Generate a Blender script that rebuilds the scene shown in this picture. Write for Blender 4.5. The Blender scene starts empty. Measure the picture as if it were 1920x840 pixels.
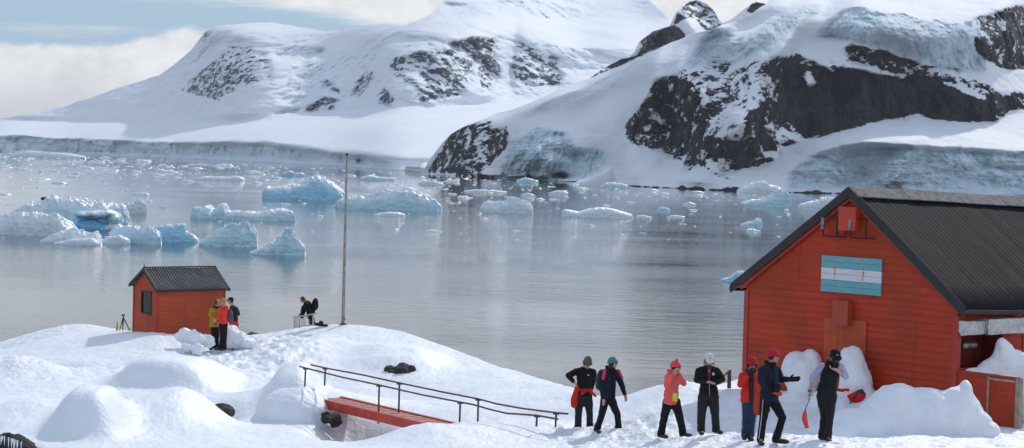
import bpy, bmesh, math, random
import numpy as np
from mathutils import Vector, Matrix
random.seed(7)
RNG = np.random.RandomState(11)
S = bpy.context.scene
COL = S.collection
R = math.radians
PI = math.pi
# ------------------------------------------------------------------ camera calibration
F = 4000.0; CAMZ = 16.0
PITCH = math.atan((420-285)/F); ROLL = math.atan(0.026)
_f = np.array([0, math.cos(PITCH), -math.sin(PITCH)])
_u0 = np.array([0, math.sin(PITCH), math.cos(PITCH)]); _r0 = np.array([1., 0, 0])
RT = math.cos(ROLL)*_r0 + math.sin(ROLL)*_u0
UP = -math.sin(ROLL)*_r0 + math.cos(ROLL)*_u0
CAM = np.array([0, 0, CAMZ])
def ray(x, y):
    x = np.asarray(x, float)[..., None]; y = np.asarray(y, float)[..., None]
    return _f*F + RT*(x-960) - UP*(y-420)
def P(x, y, Y):
    d = ray(x, y); Y = np.asarray(Y, float)
    return CAM + d*(Y/d[..., 1])[..., None]
def Wd(x, y):                       # distance Y at which the pixel meets the water
    d = ray(x, y); return d[..., 1]*CAMZ/np.maximum(-d[..., 2], 1e-3)
def hor(x): return 285+0.026*(np.asarray(x, float)-960)
# ------------------------------------------------------------------ noise
def _hash(ix, iy, iz, s):
    h = (ix*374761393 + iy*668265263 + iz*2147483647 + s*1274126177) & 0xffffffff
    h = ((h ^ (h >> 13))*1274126177) & 0xffffffff
    h = ((h ^ (h >> 15))*2246822519) & 0xffffffff
    return ((h ^ (h >> 16)) & 0xffffff)/float(0xffffff)
def vnoise(p, s=0):
    p = np.asarray(p, float); i = np.floor(p).astype(np.int64); f = p-i
    w = f*f*f*(f*(f*6-15)+10); r = 0
    for dx in (0, 1):
        for dy in (0, 1):
            for dz in (0, 1):
                ww = (w[..., 0] if dx else 1-w[..., 0])*(w[..., 1] if dy else 1-w[..., 1])*(w[..., 2] if dz else 1-w[..., 2])
                r = r+ww*_hash(i[..., 0]+dx, i[..., 1]+dy, i[..., 2]+dz, s)
    return r*2-1
_c1, _s1, _c2, _s2 = math.cos(.9), math.sin(.9), math.cos(.7), math.sin(.7)
_NR = np.array([[_c1, -_s1, 0], [_s1, _c1, 0], [0, 0, 1.]])@np.array([[1., 0, 0], [0, _c2, -_s2], [0, _s2, _c2]])
def fbm(p, o=5, s=0, g=0.5, ridged=False):
    p = np.asarray(p, float)@_NR; a = 1.; t = 0; n = 0
    for k in range(o):
        v = vnoise(p, s+k*17)
        t = t+a*((1-2*abs(v)) if ridged else v); n += a; a *= g; p = (p@_NR)*2.03+13.7
    return t/n
def xyz(*a):
    a = np.broadcast_arrays(*a); return np.stack(a, -1)
def smooth(a, b, x):
    t = np.clip((x-a)/(b-a), 0, 1); return t*t*(3-2*t)
def blur(a, n, ax):
    k = np.ones(2*n+1)/(2*n+1); pad = [(0, 0)]*a.ndim; pad[ax] = (n, n)
    b = np.pad(a, pad, mode='edge')
    return np.apply_along_axis(lambda v: np.convolve(v, k, 'valid'), ax, b)
def inpoly(X, Y, poly):
    m = np.zeros(X.shape, bool); n = len(poly)
    for i in range(n):
        x1, y1 = poly[i]; x2, y2 = poly[(i+1) % n]
        if y1 == y2: continue
        c = ((y1 > Y) != (y2 > Y)) & (X < (x2-x1)*(Y-y1)/(y2-y1)+x1)
        m ^= c
    return m
# ------------------------------------------------------------------ object helpers
def tag(o, label=None, cat=None, group=None, kind=None):
    if label: o['label'] = label
    if cat: o['category'] = cat
    if group: o['group'] = group
    if kind: o['kind'] = kind
    return o
def thing(name, label, cat, loc, group=None):
    o = bpy.data.objects.new(name, None); COL.objects.link(o); o.location = Vector(loc)
    o.empty_display_size = .2
    return tag(o, label, cat, group)
class MB:
    def __init__(s): s.v = []; s.f = []; s.n = 0
    def add(s, v, f):
        v = np.asarray(v, float).reshape(-1, 3)
        s.f += [tuple(int(i)+s.n for i in q) for q in f]; s.v.append(v); s.n += len(v); return s
    def verts(s): return np.concatenate(s.v)
    def box(s, c, a, b, d):        # centre, three half axes
        c, a, b, d = map(lambda q: np.asarray(q, float), (c, a, b, d))
        v = [c+i*a+j*b+k*d for i in (-1, 1) for j in (-1, 1) for k in (-1, 1)]
        f = [(0, 1, 3, 2), (4, 6, 7, 5), (0, 4, 5, 1), (2, 3, 7, 6), (0, 2, 6, 4), (1, 5, 7, 3)]
        if np.dot(np.cross(a, b), d) < 0: f = [q[::-1] for q in f]
        return s.add(v, f)
    def bar(s, p, q, w, h, up=(0, 0, 1)):
        p = np.asarray(p, float); q = np.asarray(q, float); t = q-p; L = np.linalg.norm(t); t = t/L
        sd = np.cross(t, up); sd /= np.linalg.norm(sd)+1e-9; u = np.cross(sd, t)
        return s.box((p+q)/2, t*L/2, sd*w/2, u*h/2)
    def tube(s, pts, r, n=8):
        pts = [np.asarray(p, float) for p in pts]; m = len(pts)
        rr = r if hasattr(r, '__len__') else [r]*m
        V = []
        for i, p in enumerate(pts):
            t = pts[min(i+1, m-1)]-pts[max(i-1, 0)]; t = t/(np.linalg.norm(t)+1e-9)
            a = np.cross(t, (0, 0, 1.) if abs(t[2]) < .9 else (1., 0, 0)); a /= np.linalg.norm(a); b = np.cross(t, a)
            for k in range(n):
                w = 2*PI*k/n; V.append(p+(a*math.cos(w)+b*math.sin(w))*rr[i])
        f = [(i*n+k, i*n+(k+1) % n, (i+1)*n+(k+1) % n, (i+1)*n+k) for i in range(m-1) for k in range(n)]
        f += [tuple(range(n))[::-1], tuple(range((m-1)*n, m*n))]
        return s.add(V, f)
    def ell(s, c, a, b, d, nu=16, nv=10):   # ellipsoid with axis vectors a,b,d
        c, a, b, d = map(lambda q: np.asarray(q, float), (c, a, b, d))
        V = [c-d]
        for j in range(1, nv):
            th = -PI/2+PI*j/nv
            for i in range(nu):
                ph = 2*PI*i/nu
                V.append(c+a*math.cos(th)*math.cos(ph)+b*math.cos(th)*math.sin(ph)+d*math.sin(th))
        V.append(c+d); f = []
        for i in range(nu): f.append((0, 1+(i+1) % nu, 1+i))
        for j in range(nv-2):
            for i in range(nu):
                a0 = 1+j*nu; f.append((a0+i, a0+(i+1) % nu, a0+nu+(i+1) % nu, a0+nu+i))
        a0 = 1+(nv-2)*nu; e = len(V)-1
        for i in range(nu): f.append((a0+i, a0+(i+1) % nu, e))
        if np.dot(np.cross(a, b), d) < 0: f = [q[::-1] for q in f]
        return s.add(V, f)
    def ball(s, c, r): return s.ell(c, (r, 0, 0), (0, r, 0), (0, 0, r), 14, 9)
    def cap(s, p, q, r1, r2):
        p = np.asarray(p, float); q = np.asarray(q, float); n = 5
        s.ball(p, r1); s.ball(q, r2)
        if np.linalg.norm(q-p) > 1e-4: s.tube([p+(q-p)*k/n for k in range(n+1)], [r1+(r2-r1)*k/n for k in range(n+1)], 14)
        return s
    def prism(s, poly, d):         # polygon points (3D) extruded by vector d
        poly = [np.asarray(p, float) for p in poly]; n = len(poly); d = np.asarray(d, float)
        f = [tuple(range(n))[::-1], tuple(range(n, 2*n))]+[(i, (i+1) % n, n+(i+1) % n, n+i) for i in range(n)]
        nrm = np.cross(poly[1]-poly[0], poly[2]-poly[1])
        if np.dot(nrm, d) < 0: f = [q[::-1] for q in f]
        return s.add(poly+[p+d for p in poly], f)
def mkmesh(name, v, f, mat=None, sm=False):
    me = bpy.data.meshes.new(name)
    me.from_pydata(np.asarray(v, float).reshape(-1, 3).tolist(), [], f if isinstance(f, list) else f.tolist())
    me.update()
    if mat: me.materials.append(mat)
    if sm: me.polygons.foreach_set('use_smooth', [True]*len(me.polygons))
    return me
def part(name, mb, mat, parent=None, sm=False, bevel=0):
    v = mb.verts()
    if parent is not None:
        L = np.zeros(3); p = parent
        while p is not None: L = L+np.array(p.location); p = p.parent
        v = v-L
    me = mkmesh(name, v, mb.f, mat, sm)
    o = bpy.data.objects.new(name, me); COL.objects.link(o)
    if parent is not None: o.parent = parent
    if bevel:
        m = o.modifiers.new('b', 'BEVEL'); m.width = bevel; m.segments = 2; m.limit_method = 'ANGLE'
    return o
def grid_faces(nr, nc):
    i = np.arange(nr-1)[:, None]*nc+np.arange(nc-1)[None, :]
    return np.stack([i, i+1, i+nc+1, i+nc], -1).reshape(-1, 4)
def gridobj(name, V, mat, attrs=None, parent=None, flip=False):
    nr, nc = V.shape[:2]; f = grid_faces(nr, nc)
    if flip: f = f[:, ::-1]
    me = bpy.data.meshes.new(name)
    me.vertices.add(nr*nc); me.vertices.foreach_set('co', V.reshape(-1))
    nf = len(f); me.loops.add(nf*4); me.loops.foreach_set('vertex_index', f.reshape(-1).astype(np.int32))
    me.polygons.add(nf); me.polygons.foreach_set('loop_start', np.arange(0, nf*4, 4, dtype=np.int32))
    me.polygons.foreach_set('loop_total', np.full(nf, 4, dtype=np.int32))
    me.polygons.foreach_set('use_smooth', np.ones(nf, bool))
    me.update(calc_edges=True); me.validate()
    for k, a in (attrs or {}).items():
        at = me.attributes.new(k, 'FLOAT', 'POINT'); at.data.foreach_set('value', a.reshape(-1).astype(np.float32))
    me.materials.append(mat)
    o = bpy.data.objects.new(name, me); COL.objects.link(o)
    if parent is not None: o.parent = parent
    return o
def blob(name, mb, mat, parent, vox=.012, sm=4, disp=0, dscale=8., seed=0, cut=None):
    """fuse overlapping closed shapes to one smooth skin"""
    me = mkmesh('t', mb.verts(), mb.f); t = bpy.data.objects.new('t', me); COL.objects.link(t)
    m = t.modifiers.new('r', 'REMESH'); m.mode = 'VOXEL'; m.voxel_size = vox
    if sm: q = t.modifiers.new('s', 'SMOOTH'); q.factor = .5; q.iterations = sm
    dg = bpy.context.evaluated_depsgraph_get(); dg.update()
    me2 = bpy.data.meshes.new_from_object(t.evaluated_get(dg), depsgraph=dg)
    bpy.data.objects.remove(t); bpy.data.meshes.remove(me)
    if cut is not None:
        bm = bmesh.new(); bm.from_mesh(me2)
        for (co, no) in cut:
            bmesh.ops.bisect_plane(bm, geom=bm.verts[:]+bm.edges[:]+bm.faces[:], plane_co=Vector(co), plane_no=Vector(no), clear_outer=True)
            bmesh.ops.holes_fill(bm, edges=[e for e in bm.edges if e.is_boundary])
        bm.to_mesh(me2); bm.free()
    n = len(me2.vertices); co = np.empty(n*3); me2.vertices.foreach_get('co', co); co = co.reshape(-1, 3)
    if disp:
        no = np.empty(n*3); me2.vertices.foreach_get('normal', no); no = no.reshape(-1, 3)
        co = co+no*(fbm(co*dscale, 4, seed)*disp)[:, None]
    L = np.zeros(3); p = parent
    while p is not None: L = L+np.array(p.location); p = p.parent
    co = co-L; me2.vertices.foreach_set('co', co.reshape(-1)); me2.materials.clear(); me2.materials.append(mat)
    me2.polygons.foreach_set('use_smooth', [True]*len(me2.polygons)); me2.update()
    me2.name = name; o = bpy.data.objects.new(name, me2); COL.objects.link(o)
    if parent is not None: o.parent = parent
    return o
# ------------------------------------------------------------------ materials
class NT:
    def __init__(s, name):
        s.m = bpy.data.materials.new(name); s.m.use_nodes = True; s.t = s.m.node_tree; s.t.nodes.clear()
        s.out = s.t.nodes.new('ShaderNodeOutputMaterial'); s.p = s.n('ShaderNodeBsdfPrincipled')
        s.t.links.new(s.p.outputs[0], s.out.inputs[0])
    def n(s, t, **k):
        o = s.t.nodes.new(t)
        for a, b in k.items(): setattr(o, a, b)
        return o
    def put(s, sock, v):
        if isinstance(v, (int, float)): sock.default_value = v
        elif isinstance(v, tuple): sock.default_value = v if len(v) == len(sock.default_value) else tuple(v)+(1,)
        else: s.t.links.new(v, sock)
    def math(s, op, a, b=0., c=None, clamp=False):
        o = s.n('ShaderNodeMath', operation=op); o.use_clamp = clamp
        s.put(o.inputs[0], a); s.put(o.inputs[1], b)
        if c is not None: s.put(o.inputs[2], c)
        return o.outputs[0]
    def ss(s, v, a, b):
        o = s.n('ShaderNodeMapRange', interpolation_type='SMOOTHSTEP')
        s.put(o.inputs[0], v); s.put(o.inputs[1], a); s.put(o.inputs[2], b); return o.outputs[0]
    def coord(s, scale=(1, 1, 1), rot=(0, 0, 0), kind='Object'):
        c = s.n('ShaderNodeTexCoord'); m = s.n('ShaderNodeMapping'); m.inputs['Scale'].default_value = scale; m.inputs['Rotation'].default_value = rot
        s.t.links.new(c.outputs[kind], m.inputs[0]); return m.outputs[0]
    def noise(s, vec, scale, det=4, rough=.55, dist=0.):
        o = s.n('ShaderNodeTexNoise'); s.put(o.inputs['Vector'], vec); s.put(o.inputs['Scale'], scale)
        o.inputs['Detail'].default_value = det; o.inputs['Roughness'].default_value = rough; o.inputs['Distortion'].default_value = dist
        return o.outputs[0]
    def voro(s, vec, scale, feature='F1'):
        o = s.n('ShaderNodeTexVoronoi', feature=feature); s.put(o.inputs['Vector'], vec); s.put(o.inputs['Scale'], scale); return o.outputs['Distance']
    def mix(s, f, a, b):
        o = s.n('ShaderNodeMix', data_type='RGBA'); s.put(o.inputs[0], f); s.put(o.inputs[6], a); s.put(o.inputs[7], b); return o.outputs[2]
    def attr(s, name): return s.n('ShaderNodeAttribute', attribute_name=name).outputs['Fac']
    def bump(s, h, dist, strength=1., nrm=None):
        o = s.n('ShaderNodeBump'); o.inputs['Distance'].default_value = dist; o.inputs['Strength'].default_value = strength
        s.put(o.inputs['Height'], h)
        if nrm is not None: s.put(o.inputs['Normal'], nrm)
        return o.outputs[0]
    def sep(s, v): o = s.n('ShaderNodeSeparateXYZ'); s.put(o.inputs[0], v); return o.outputs
    def nz(s): return s.sep(s.n('ShaderNodeNewGeometry').outputs['Normal'])[2]
    def fin(s, col, rough=.6, nrm=None, metal=0., spec=.5, **k):
        s.put(s.p.inputs['Base Color'], col); s.put(s.p.inputs['Roughness'], rough); s.p.inputs['Metallic'].default_value = metal
        s.p.inputs['Specular IOR Level'].default_value = spec
        if nrm is not None: s.put(s.p.inputs['Normal'], nrm)
        for a, b in k.items(): s.put(s.p.inputs[a], b)
        return s.m
_mc = {}
def cloth(col, folds=.02, rough=.85, sc=7.):
    key = ('c', col, folds, rough)
    if key in _mc: return _mc[key]
    t = NT('cloth'); v = t.coord(); n = t.noise(v, sc, 3, .5, .6); n2 = t.noise(v, 60, 2)
    c = t.mix(t.ss(n, .3, .7), tuple(x*.82 for x in col), tuple(min(1, x*1.12) for x in col))
    b = t.bump(n, folds); b = t.bump(n2, .003, 1, b)
    _mc[key] = t.fin(c, rough, b, spec=.25); return _mc[key]
def paint(col, rough=.55, var=.2, sc=3., bumpd=.004, metal=0.):
    key = ('p', col, rough, var, sc, metal)
    if key in _mc: return _mc[key]
    t = NT('paint'); v = t.coord(); n = t.noise(v, sc, 6, .65)
    c = t.mix(t.ss(n, .3, .7), tuple(x*(1-var) for x in col), tuple(min(1, x*(1+var)) for x in col))
    _mc[key] = t.fin(c, rough, t.bump(t.noise(v, sc*12, 4), bumpd), metal=metal); return _mc[key]
def snow_mat(name='snow', det=1., tint=(.86, .885, .93)):
    t = NT(name); v = t.coord()
    a = t.noise(v, 1.3, 5, .6); b = t.noise(v, 9., 5, .6); c = t.noise(v, 45., 3, .6)
    tr = t.attr('tramp')
    lump = t.noise(t.coord((1, .8, 1)), 3.6, 4, .62, .5)
    col = t.mix(t.ss(a, .35, .7), tint, tuple(x*.965 for x in tint))
    n = t.bump(a, .07*det); n = t.bump(b, .02*det, 1, n); n = t.bump(c, .003, 1, n)
    n = t.bump(t.math('MULTIPLY', lump, tr), .12, 1, n)
    t.p.inputs['Subsurface Weight'].default_value = 0.0
    return t.fin(col, .55, n, spec=.35)
SNOW = snow_mat()
def ice_mat(name, base=(.86, .89, .92), deep=(.30, .62, .76), lo=.25, hi=.8, sc=.35, bd=.25, blue=1.):
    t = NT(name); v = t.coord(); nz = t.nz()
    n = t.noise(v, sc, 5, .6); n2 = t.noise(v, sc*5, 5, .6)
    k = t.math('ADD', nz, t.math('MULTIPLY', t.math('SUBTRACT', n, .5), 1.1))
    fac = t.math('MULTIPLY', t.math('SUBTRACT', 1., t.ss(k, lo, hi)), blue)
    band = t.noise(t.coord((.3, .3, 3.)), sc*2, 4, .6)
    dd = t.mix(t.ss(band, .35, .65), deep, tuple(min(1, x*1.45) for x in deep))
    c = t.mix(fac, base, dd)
    b = t.bump(n2, bd); b = t.bump(t.voro(v, sc*3), bd*1.2, .6, b)
    return t.fin(c, .35, b, spec=.5)
ICE = ice_mat('ice', deep=(.36, .63, .80), blue=.75); ICE_BLUE = ice_mat('blue_ice', base=(.80, .87, .92), deep=(.24, .55, .78), lo=.15, hi=.85, blue=.85)
ICE_PALE = ice_mat('pale_ice', deep=(.56, .76, .85), blue=.6)
ROCK = NT('rock'); _v = ROCK.coord(); _n = ROCK.noise(_v, 5, 7, .7); ROCK = ROCK.fin(ROCK.mix(ROCK.ss(_n, .3, .7), (.012, .012, .012), (.06, .055, .05)), .8, ROCK.bump(_n, .15))
# ================================================================== WATER
def water():
    t = NT('sea_water')
    v = t.coord(); d = t.sep(v)[1]
    a = t.noise(t.coord((1., 1.7, 1)), .28, 3, .55); b = t.noise(t.coord((1.2, 1.6, 1), (0, 0, .35)), 1.1, 4, .6)
    c = t.noise(t.coord((1, 1.3, 1), (0, 0, -.3)), 4.2, 2, .5)
    big = t.noise(t.coord((.5, 2.2, 1)), .012, 4, .55)
    k = t.ss(big, .3, .7)
    near = t.math('SUBTRACT', 1., t.ss(d, 250., 1300.))
    k = t.math('MULTIPLY', t.math('ADD', t.math('MULTIPLY', k, .7), .3), t.math('ADD', t.math('MULTIPLY', near, .75), .25))
    n = t.bump(t.math('MULTIPLY', a, k), .085); n = t.bump(t.math('MULTIPLY', b, k), .024, 1, n); n = t.bump(t.math('MULTIPLY', c, k), .005, 1, n)
    m = t.fin((.016, .028, .040), .03, n, spec=.5); t.p.inputs['IOR'].default_value = 1.33
    return m
wm = MB(); wm.add([(-4200, -250, 0), (4200, -250, 0), (4200, 8300, 0), (-4200, 8300, 0)], [(0, 1, 2, 3)])
tag(part('water', wm, water()), kind='structure')
# ================================================================== MOUNTAINS
def relief_field(X, Y, bumps):
    r = np.zeros(X.shape)
    for (cx, cy, sx, sy, ang, amp) in bumps:
        c, s = math.cos(R(ang)), math.sin(R(ang)); u = (X-cx)*c+(Y-cy)*s; w = -(X-cx)*s+(Y-cy)*c
        r += amp*np.exp(-(u/sx)**2-(w/sy)**2)
    return r
def massif(name, x0, x1, step, nrow, shore, crest, rocks, ices, kfun, bumps, amp, nscale, mat, back=1500., crest_n=1.5, tall=1., dshore=None, rockamp=1., seed=0, smoothx=4, mb_=2, dblur=14, rmask=None, sn_r=.10):
    xs = np.arange(x0, x1+step, step, dtype=float); nc = len(xs)
    sx, sy = zip(*shore); cx, cy = zip(*crest)
    ys = np.interp(xs, sx, sy); yc = np.interp(xs, cx, cy)
    yc = yc+crest_n*fbm(xyz(xs*.03, 0*xs, 0*xs), 5, seed+3)*2
    yc = np.minimum(yc, ys-1.5)
    t = np.linspace(0, 1, nrow)[:, None]; Y = ys+(yc-ys)*t; X = np.broadcast_to(xs, Y.shape)
    # depth is integrated up the slope on a regular grid, then sampled between waterline and crest
    yr = np.arange(ys.max()+3, yc.min()-3, -1.0); Yr, Xr = np.broadcast_arrays(yr[:, None], xs[None, :])
    rock = np.zeros(Yr.shape); ice = np.zeros(Yr.shape)
    wob = fbm(xyz(Xr*.03, Yr*.03, 0), 4, seed+9)*7; wob2 = fbm(xyz(Xr*.03, Yr*.03, 7), 4, seed+19)*7
    for poly, val in rocks:
        m = inpoly(Xr+wob, Yr+wob2, poly)
        rock = np.maximum(rock, m*val) if val > 0 else np.where(m, np.minimum(rock, -val), rock)
    for poly, val in ices: ice = np.maximum(ice, inpoly(Xr+wob, Yr+wob2, poly)*val)
    rock = blur(blur(rock, mb_, 0), mb_, 1); rock = blur(blur(rock, mb_, 0), mb_, 1); ice = blur(blur(ice, 4, 0), 5, 1)
    K = kfun(Xr, Yr, rock, ice)
    for q in (smoothx*3, smoothx*2, smoothx): K = blur(blur(K, 2, 0), q, 1)
    D = np.zeros(Yr.shape); D[0] = blur(blur((Wd(xs, ys) if dshore is None else dshore+0*xs), 6, 0), 6, 0); EL = (hor(Xr)-Yr)/F
    for q in range(1, len(yr)):
        de = np.where(Yr[q] > ys, 0, EL[q]-EL[q-1]); D[q] = D[q-1]+K[q]*de*D[q-1]/np.maximum(1-K[q]*EL[q], .3)
    Db = D
    for q in (dblur, dblur, dblur): Db = blur(Db, q, 1)
    W_ = smooth(4, 45, ys-Yr); D = D*(1-W_)+Db*W_
    def samp(a):
        o = np.empty(Y.shape)
        for c in range(nc): o[:, c] = np.interp(Y[:, c], yr[::-1], a[::-1, c])
        return o
    rock, ice, D = samp(rock), samp(ice), samp(D)
    pos = P(X, Y, D)
    rg = fbm(pos*xyz(nscale, nscale, nscale*.8), 6, seed+31, .55, True); sm = fbm(pos*nscale*.35, 4, seed+41)
    rg2 = fbm(pos*xyz(nscale*3.5, nscale*3.5, nscale*2), 5, seed+51, .6, True)
    sh_ = fbm(pos*xyz(nscale*.7, nscale*.5, nscale*4.), 5, seed+61, .55, True); fade = smooth(0, .05, t)
    RM = 1. if rmask is None else blur(blur(rmask(X, Y), 5, 0), 5, 1)
    D2 = D+fade*RM*(relief_field(X, Y, bumps)+amp*(sm*1.0+sh_*(sn_r*1.1+.25*ice)+rg*(sn_r+.55*np.clip(rock, 0, 1)*rockamp+.55*ice)+rg2*(.03+.28*np.clip(rock, 0, 1)*rockamp+.30*ice)))
    D2 = np.maximum(D2, D[0]*.98)
    V = P(X, Y, D2)
    V[0, :, 2] = -4
    # back side falls away behind the crest
    nb = 10; B = np.zeros((nb, nc, 3)); top = V[-1]
    for i in range(nb):
        s = (i+1)/nb; B[i, :, 0] = top[:, 0]*(1+s*back/top[:, 1]*.5); B[i, :, 1] = top[:, 1]+s*back
        B[i, :, 2] = np.maximum(top[:, 2]*(1-s**1.5)-6*s+fbm(B[i]*nscale, 4, seed)*amp*.4*(1-s), -6)
    V = np.concatenate([V, B]); z = np.zeros((nb, nc))
    return gridobj(name, V, mat, {'rock': np.concatenate([rock, z]), 'ice': np.concatenate([ice, z])})
def mountain_mat(name, sc, rockc=((.022, .021, .022), (.075, .066, .058)), icec=(.50, .72, .82), bd=1., nw=1.4):
    t = NT(name); rk = t.attr('rock'); ic = t.attr('ice'); nz = t.nz()
    v = t.coord((1, 1, 1.9), (0, .45, 0))
    n1 = t.noise(v, sc, 9, .70, .1); n2 = t.noise(t.coord((1, 1, 2.2), (0, -.5, 0)), sc*2.4, 8, .75)
    nn = t.math('ADD', t.math('MULTIPLY', t.math('SUBTRACT', n1, .5), 2.6), t.math('MULTIPLY', t.math('SUBTRACT', n2, .5), nw))
    f = t.math('ADD', rk, t.math('MULTIPLY', nn, t.math('MULTIPLY', t.ss(rk, 0., .25), t.math('SUBTRACT', 1.25, t.math('MULTIPLY', t.ss(rk, .75, 1.2), .95)))))
    f = t.math('SUBTRACT', f, t.math('MULTIPLY', t.ss(nz, .45, .85), .45))
    f = t.ss(f, .42, .50)
    c1 = t.noise(t.coord((1, 1, .25)), sc*1.2, 7, .7); c2 = t.noise(t.coord(), sc*.5, 4, .6)
    rc = t.mix(t.ss(c1, .35, .68), rockc[0], rockc[1]); rc = t.mix(t.math('MULTIPLY', t.ss(c2, .55, .7), .5), rc, (.060, .036, .022))
    s1 = t.noise(t.coord(), sc*.4, 5, .6)
    sc_ = t.mix(t.ss(s1, .35, .7), (.88, .89, .91), (.83, .85, .89))
    ni = t.noise(t.coord((1, 1, 1.6)), sc*1.4, 6, .65, .5)
    fi = t.math('MULTIPLY', ic, t.ss(ni, .32, .62))
    icol = t.mix(t.ss(t.noise(t.coord(), sc*4, 4, .6), .4, .7), icec, tuple(min(1, x*1.15) for x in icec))
    sn = t.mix(fi, sc_, icol)
    col = t.mix(f, sn, rc)
    vo = t.voro(t.coord((1, 1, .6)), sc*2.5); h = t.math('ADD', t.math('MULTIPLY', t.math('ADD', t.math('ADD', n1, vo), c1), t.math('ADD', t.math('MULTIPLY', f, 1.), .06)), t.math('MULTIPLY', t.math('MULTIPLY', ni, ic), .9))
    b = t.bump(h, 9.*bd/ (sc*40)); return t.fin(col, .75, b, spec=.2)
# --- far massif
shoreA = [(-500, 262), (0, 284), (130, 288), (330, 297), (500, 305), (640, 312), (745, 320), (900, 324), (1400, 336)]
crestA = [(-500, 235), (-100, 226), (0, 221), (60, 215), (130, 196), (180, 180), (240, 160), (300, 141), (330, 118), (360, 92), (385, 60), (405, 49), (450, 45), (510, 41), (560, 50), (610, 58), (650, 52), (700, 53), (750, 50), (790, 35), (815, 22), (835, 0), (870, -35), (1000, -60), (1150, -40), (1215, -4), (1255, 36), (1300, 60), (1400, 110)]
rocksA = [([(332, 174), (380, 130), (401, 117), (429, 91), (494, 97), (514, 146), (449, 168), (405, 188), (364, 178)], .50),
 ([(571, 208), (579, 198), (607, 184), (640, 186), (623, 212)], .68), ([(599, 156), (618, 152), (640, 170), (640, 180), (618, 172)], .6),
 ([(733, 113), (770, 104), (818, 93), (842, 97), (842, 77), (890, 72), (927, 73), (940, 130), (930, 160), (920, 180), (907, 178), (899, 113), (879, 150), (867, 178), (842, 188), (814, 186), (790, 190), (770, 162), (737, 146)], .56),
 ([(760, 106), (842, 95), (842, 122), (790, 120)], .85), ([(842, 77), (927, 73), (925, 96), (850, 98)], .75),
 ([(960, 113), (976, 77), (1012, 97), (1041, 109), (1053, 150), (1029, 166), (980, 162), (952, 138)], .52), ([(1020, 150), (1053, 145), (1050, 158), (1025, 166)], .8),
 ([(707, 182), (721, 164), (737, 178), (735, 202), (715, 195)], .72), ([(655, 182), (668, 160), (690, 138), (704, 138), (690, 165), (672, 180)], .5),
 ([(375, 92), (386, 62), (402, 52), (398, 60), (385, 80)], .5)]
def ctA(X): return np.interp(X, [-500, 0, 30, 60, 190, 240, 400, 500, 520, 560, 620, 640, 700, 740, 800, 1400], [240, 253, 252, 257, 260, 266, 267, 268, 274, 276, 284, 284, 290, 293, 296, 306])
cliffA = lambda X, Y: (Y > ctA(X)+1.5*fbm(xyz(X*.08, 0*Y, 0), 4, 5))
icesA = [([(380, 70), (640, 95), (740, 60), (850, 80), (960, 70), (1100, 90), (1190, 110), (1150, 130), (1060, 130), (1060, 180), (900, 195), (700, 210), (560, 215), (520, 180), (560, 120), (420, 90), (340, 130)], .38), ([(520, 205), (560, 200), (570, 220), (520, 220)], .6), ([(830, 10), (1000, 0), (1080, 20), (1070, 40), (1000, 30), (850, 30)], .5)]
def kA(X, Y, rock, ice):
    c = cliffA(X, Y); fieldy = np.interp(X, [-500, 0, 300, 700, 900, 1400], [240, 226, 230, 218, 195, 180])
    k = 3.0+.6*fbm(xyz(X*.008, Y*.012, 0), 3, 77); k = np.where(inpoly(X, Y, [(640, 42), (830, 28), (900, 38), (845, 62), (700, 70)]) | inpoly(X, Y, [(960, 40), (1250, 30), (1210, 82), (1100, 95), (980, 75)]) | inpoly(X, Y, [(420, 40), (560, 40), (640, 60), (440, 66)]), 5., k); k = np.where(Y > fieldy, 9.+3*smooth(250, 220, Y), k)
    k = np.where((rock > .15) & ~c & (Y < fieldy), 1.7, k); return np.where(c, .55, k)
icesA_c = icesA
_old = massif
mA = mountain_mat('far_mountain', .07, rockc=((.085, .095, .13), (.20, .21, .25)), icec=(.70, .83, .91), bd=1.3, nw=2.6)  # far rock paler and bluer: distance haze put into its colour
bA = [(a_, b_, c_, d_, e_, f_*.4) for a_, b_, c_, d_, e_, f_ in [(600, 130, 60, 200, 25, 160), (480, 140, 90, 120, -20, -140), (860, 130, 110, 120, 10, -150), (700, 90, 40, 90, 30, 130), (1000, 60, 160, 40, 10, -120), (960, 110, 12, 60, 5, 70), (420, 60, 90, 16, 0, -60), (1150, 60, 70, 40, 20, -120), (760, 30, 30, 60, 40, 90)]]
icesA.append(([(-500, 254), (0, 254), (190, 262), (400, 268), (505, 269), (560, 280), (620, 288), (700, 295), (745, 320), (745, 330), (-500, 300)], 1.3))
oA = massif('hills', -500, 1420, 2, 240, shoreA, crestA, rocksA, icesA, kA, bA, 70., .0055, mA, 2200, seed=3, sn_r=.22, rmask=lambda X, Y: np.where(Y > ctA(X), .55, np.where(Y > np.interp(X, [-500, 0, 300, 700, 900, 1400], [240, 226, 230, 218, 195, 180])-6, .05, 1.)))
tag(oA, kind='structure')
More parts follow.
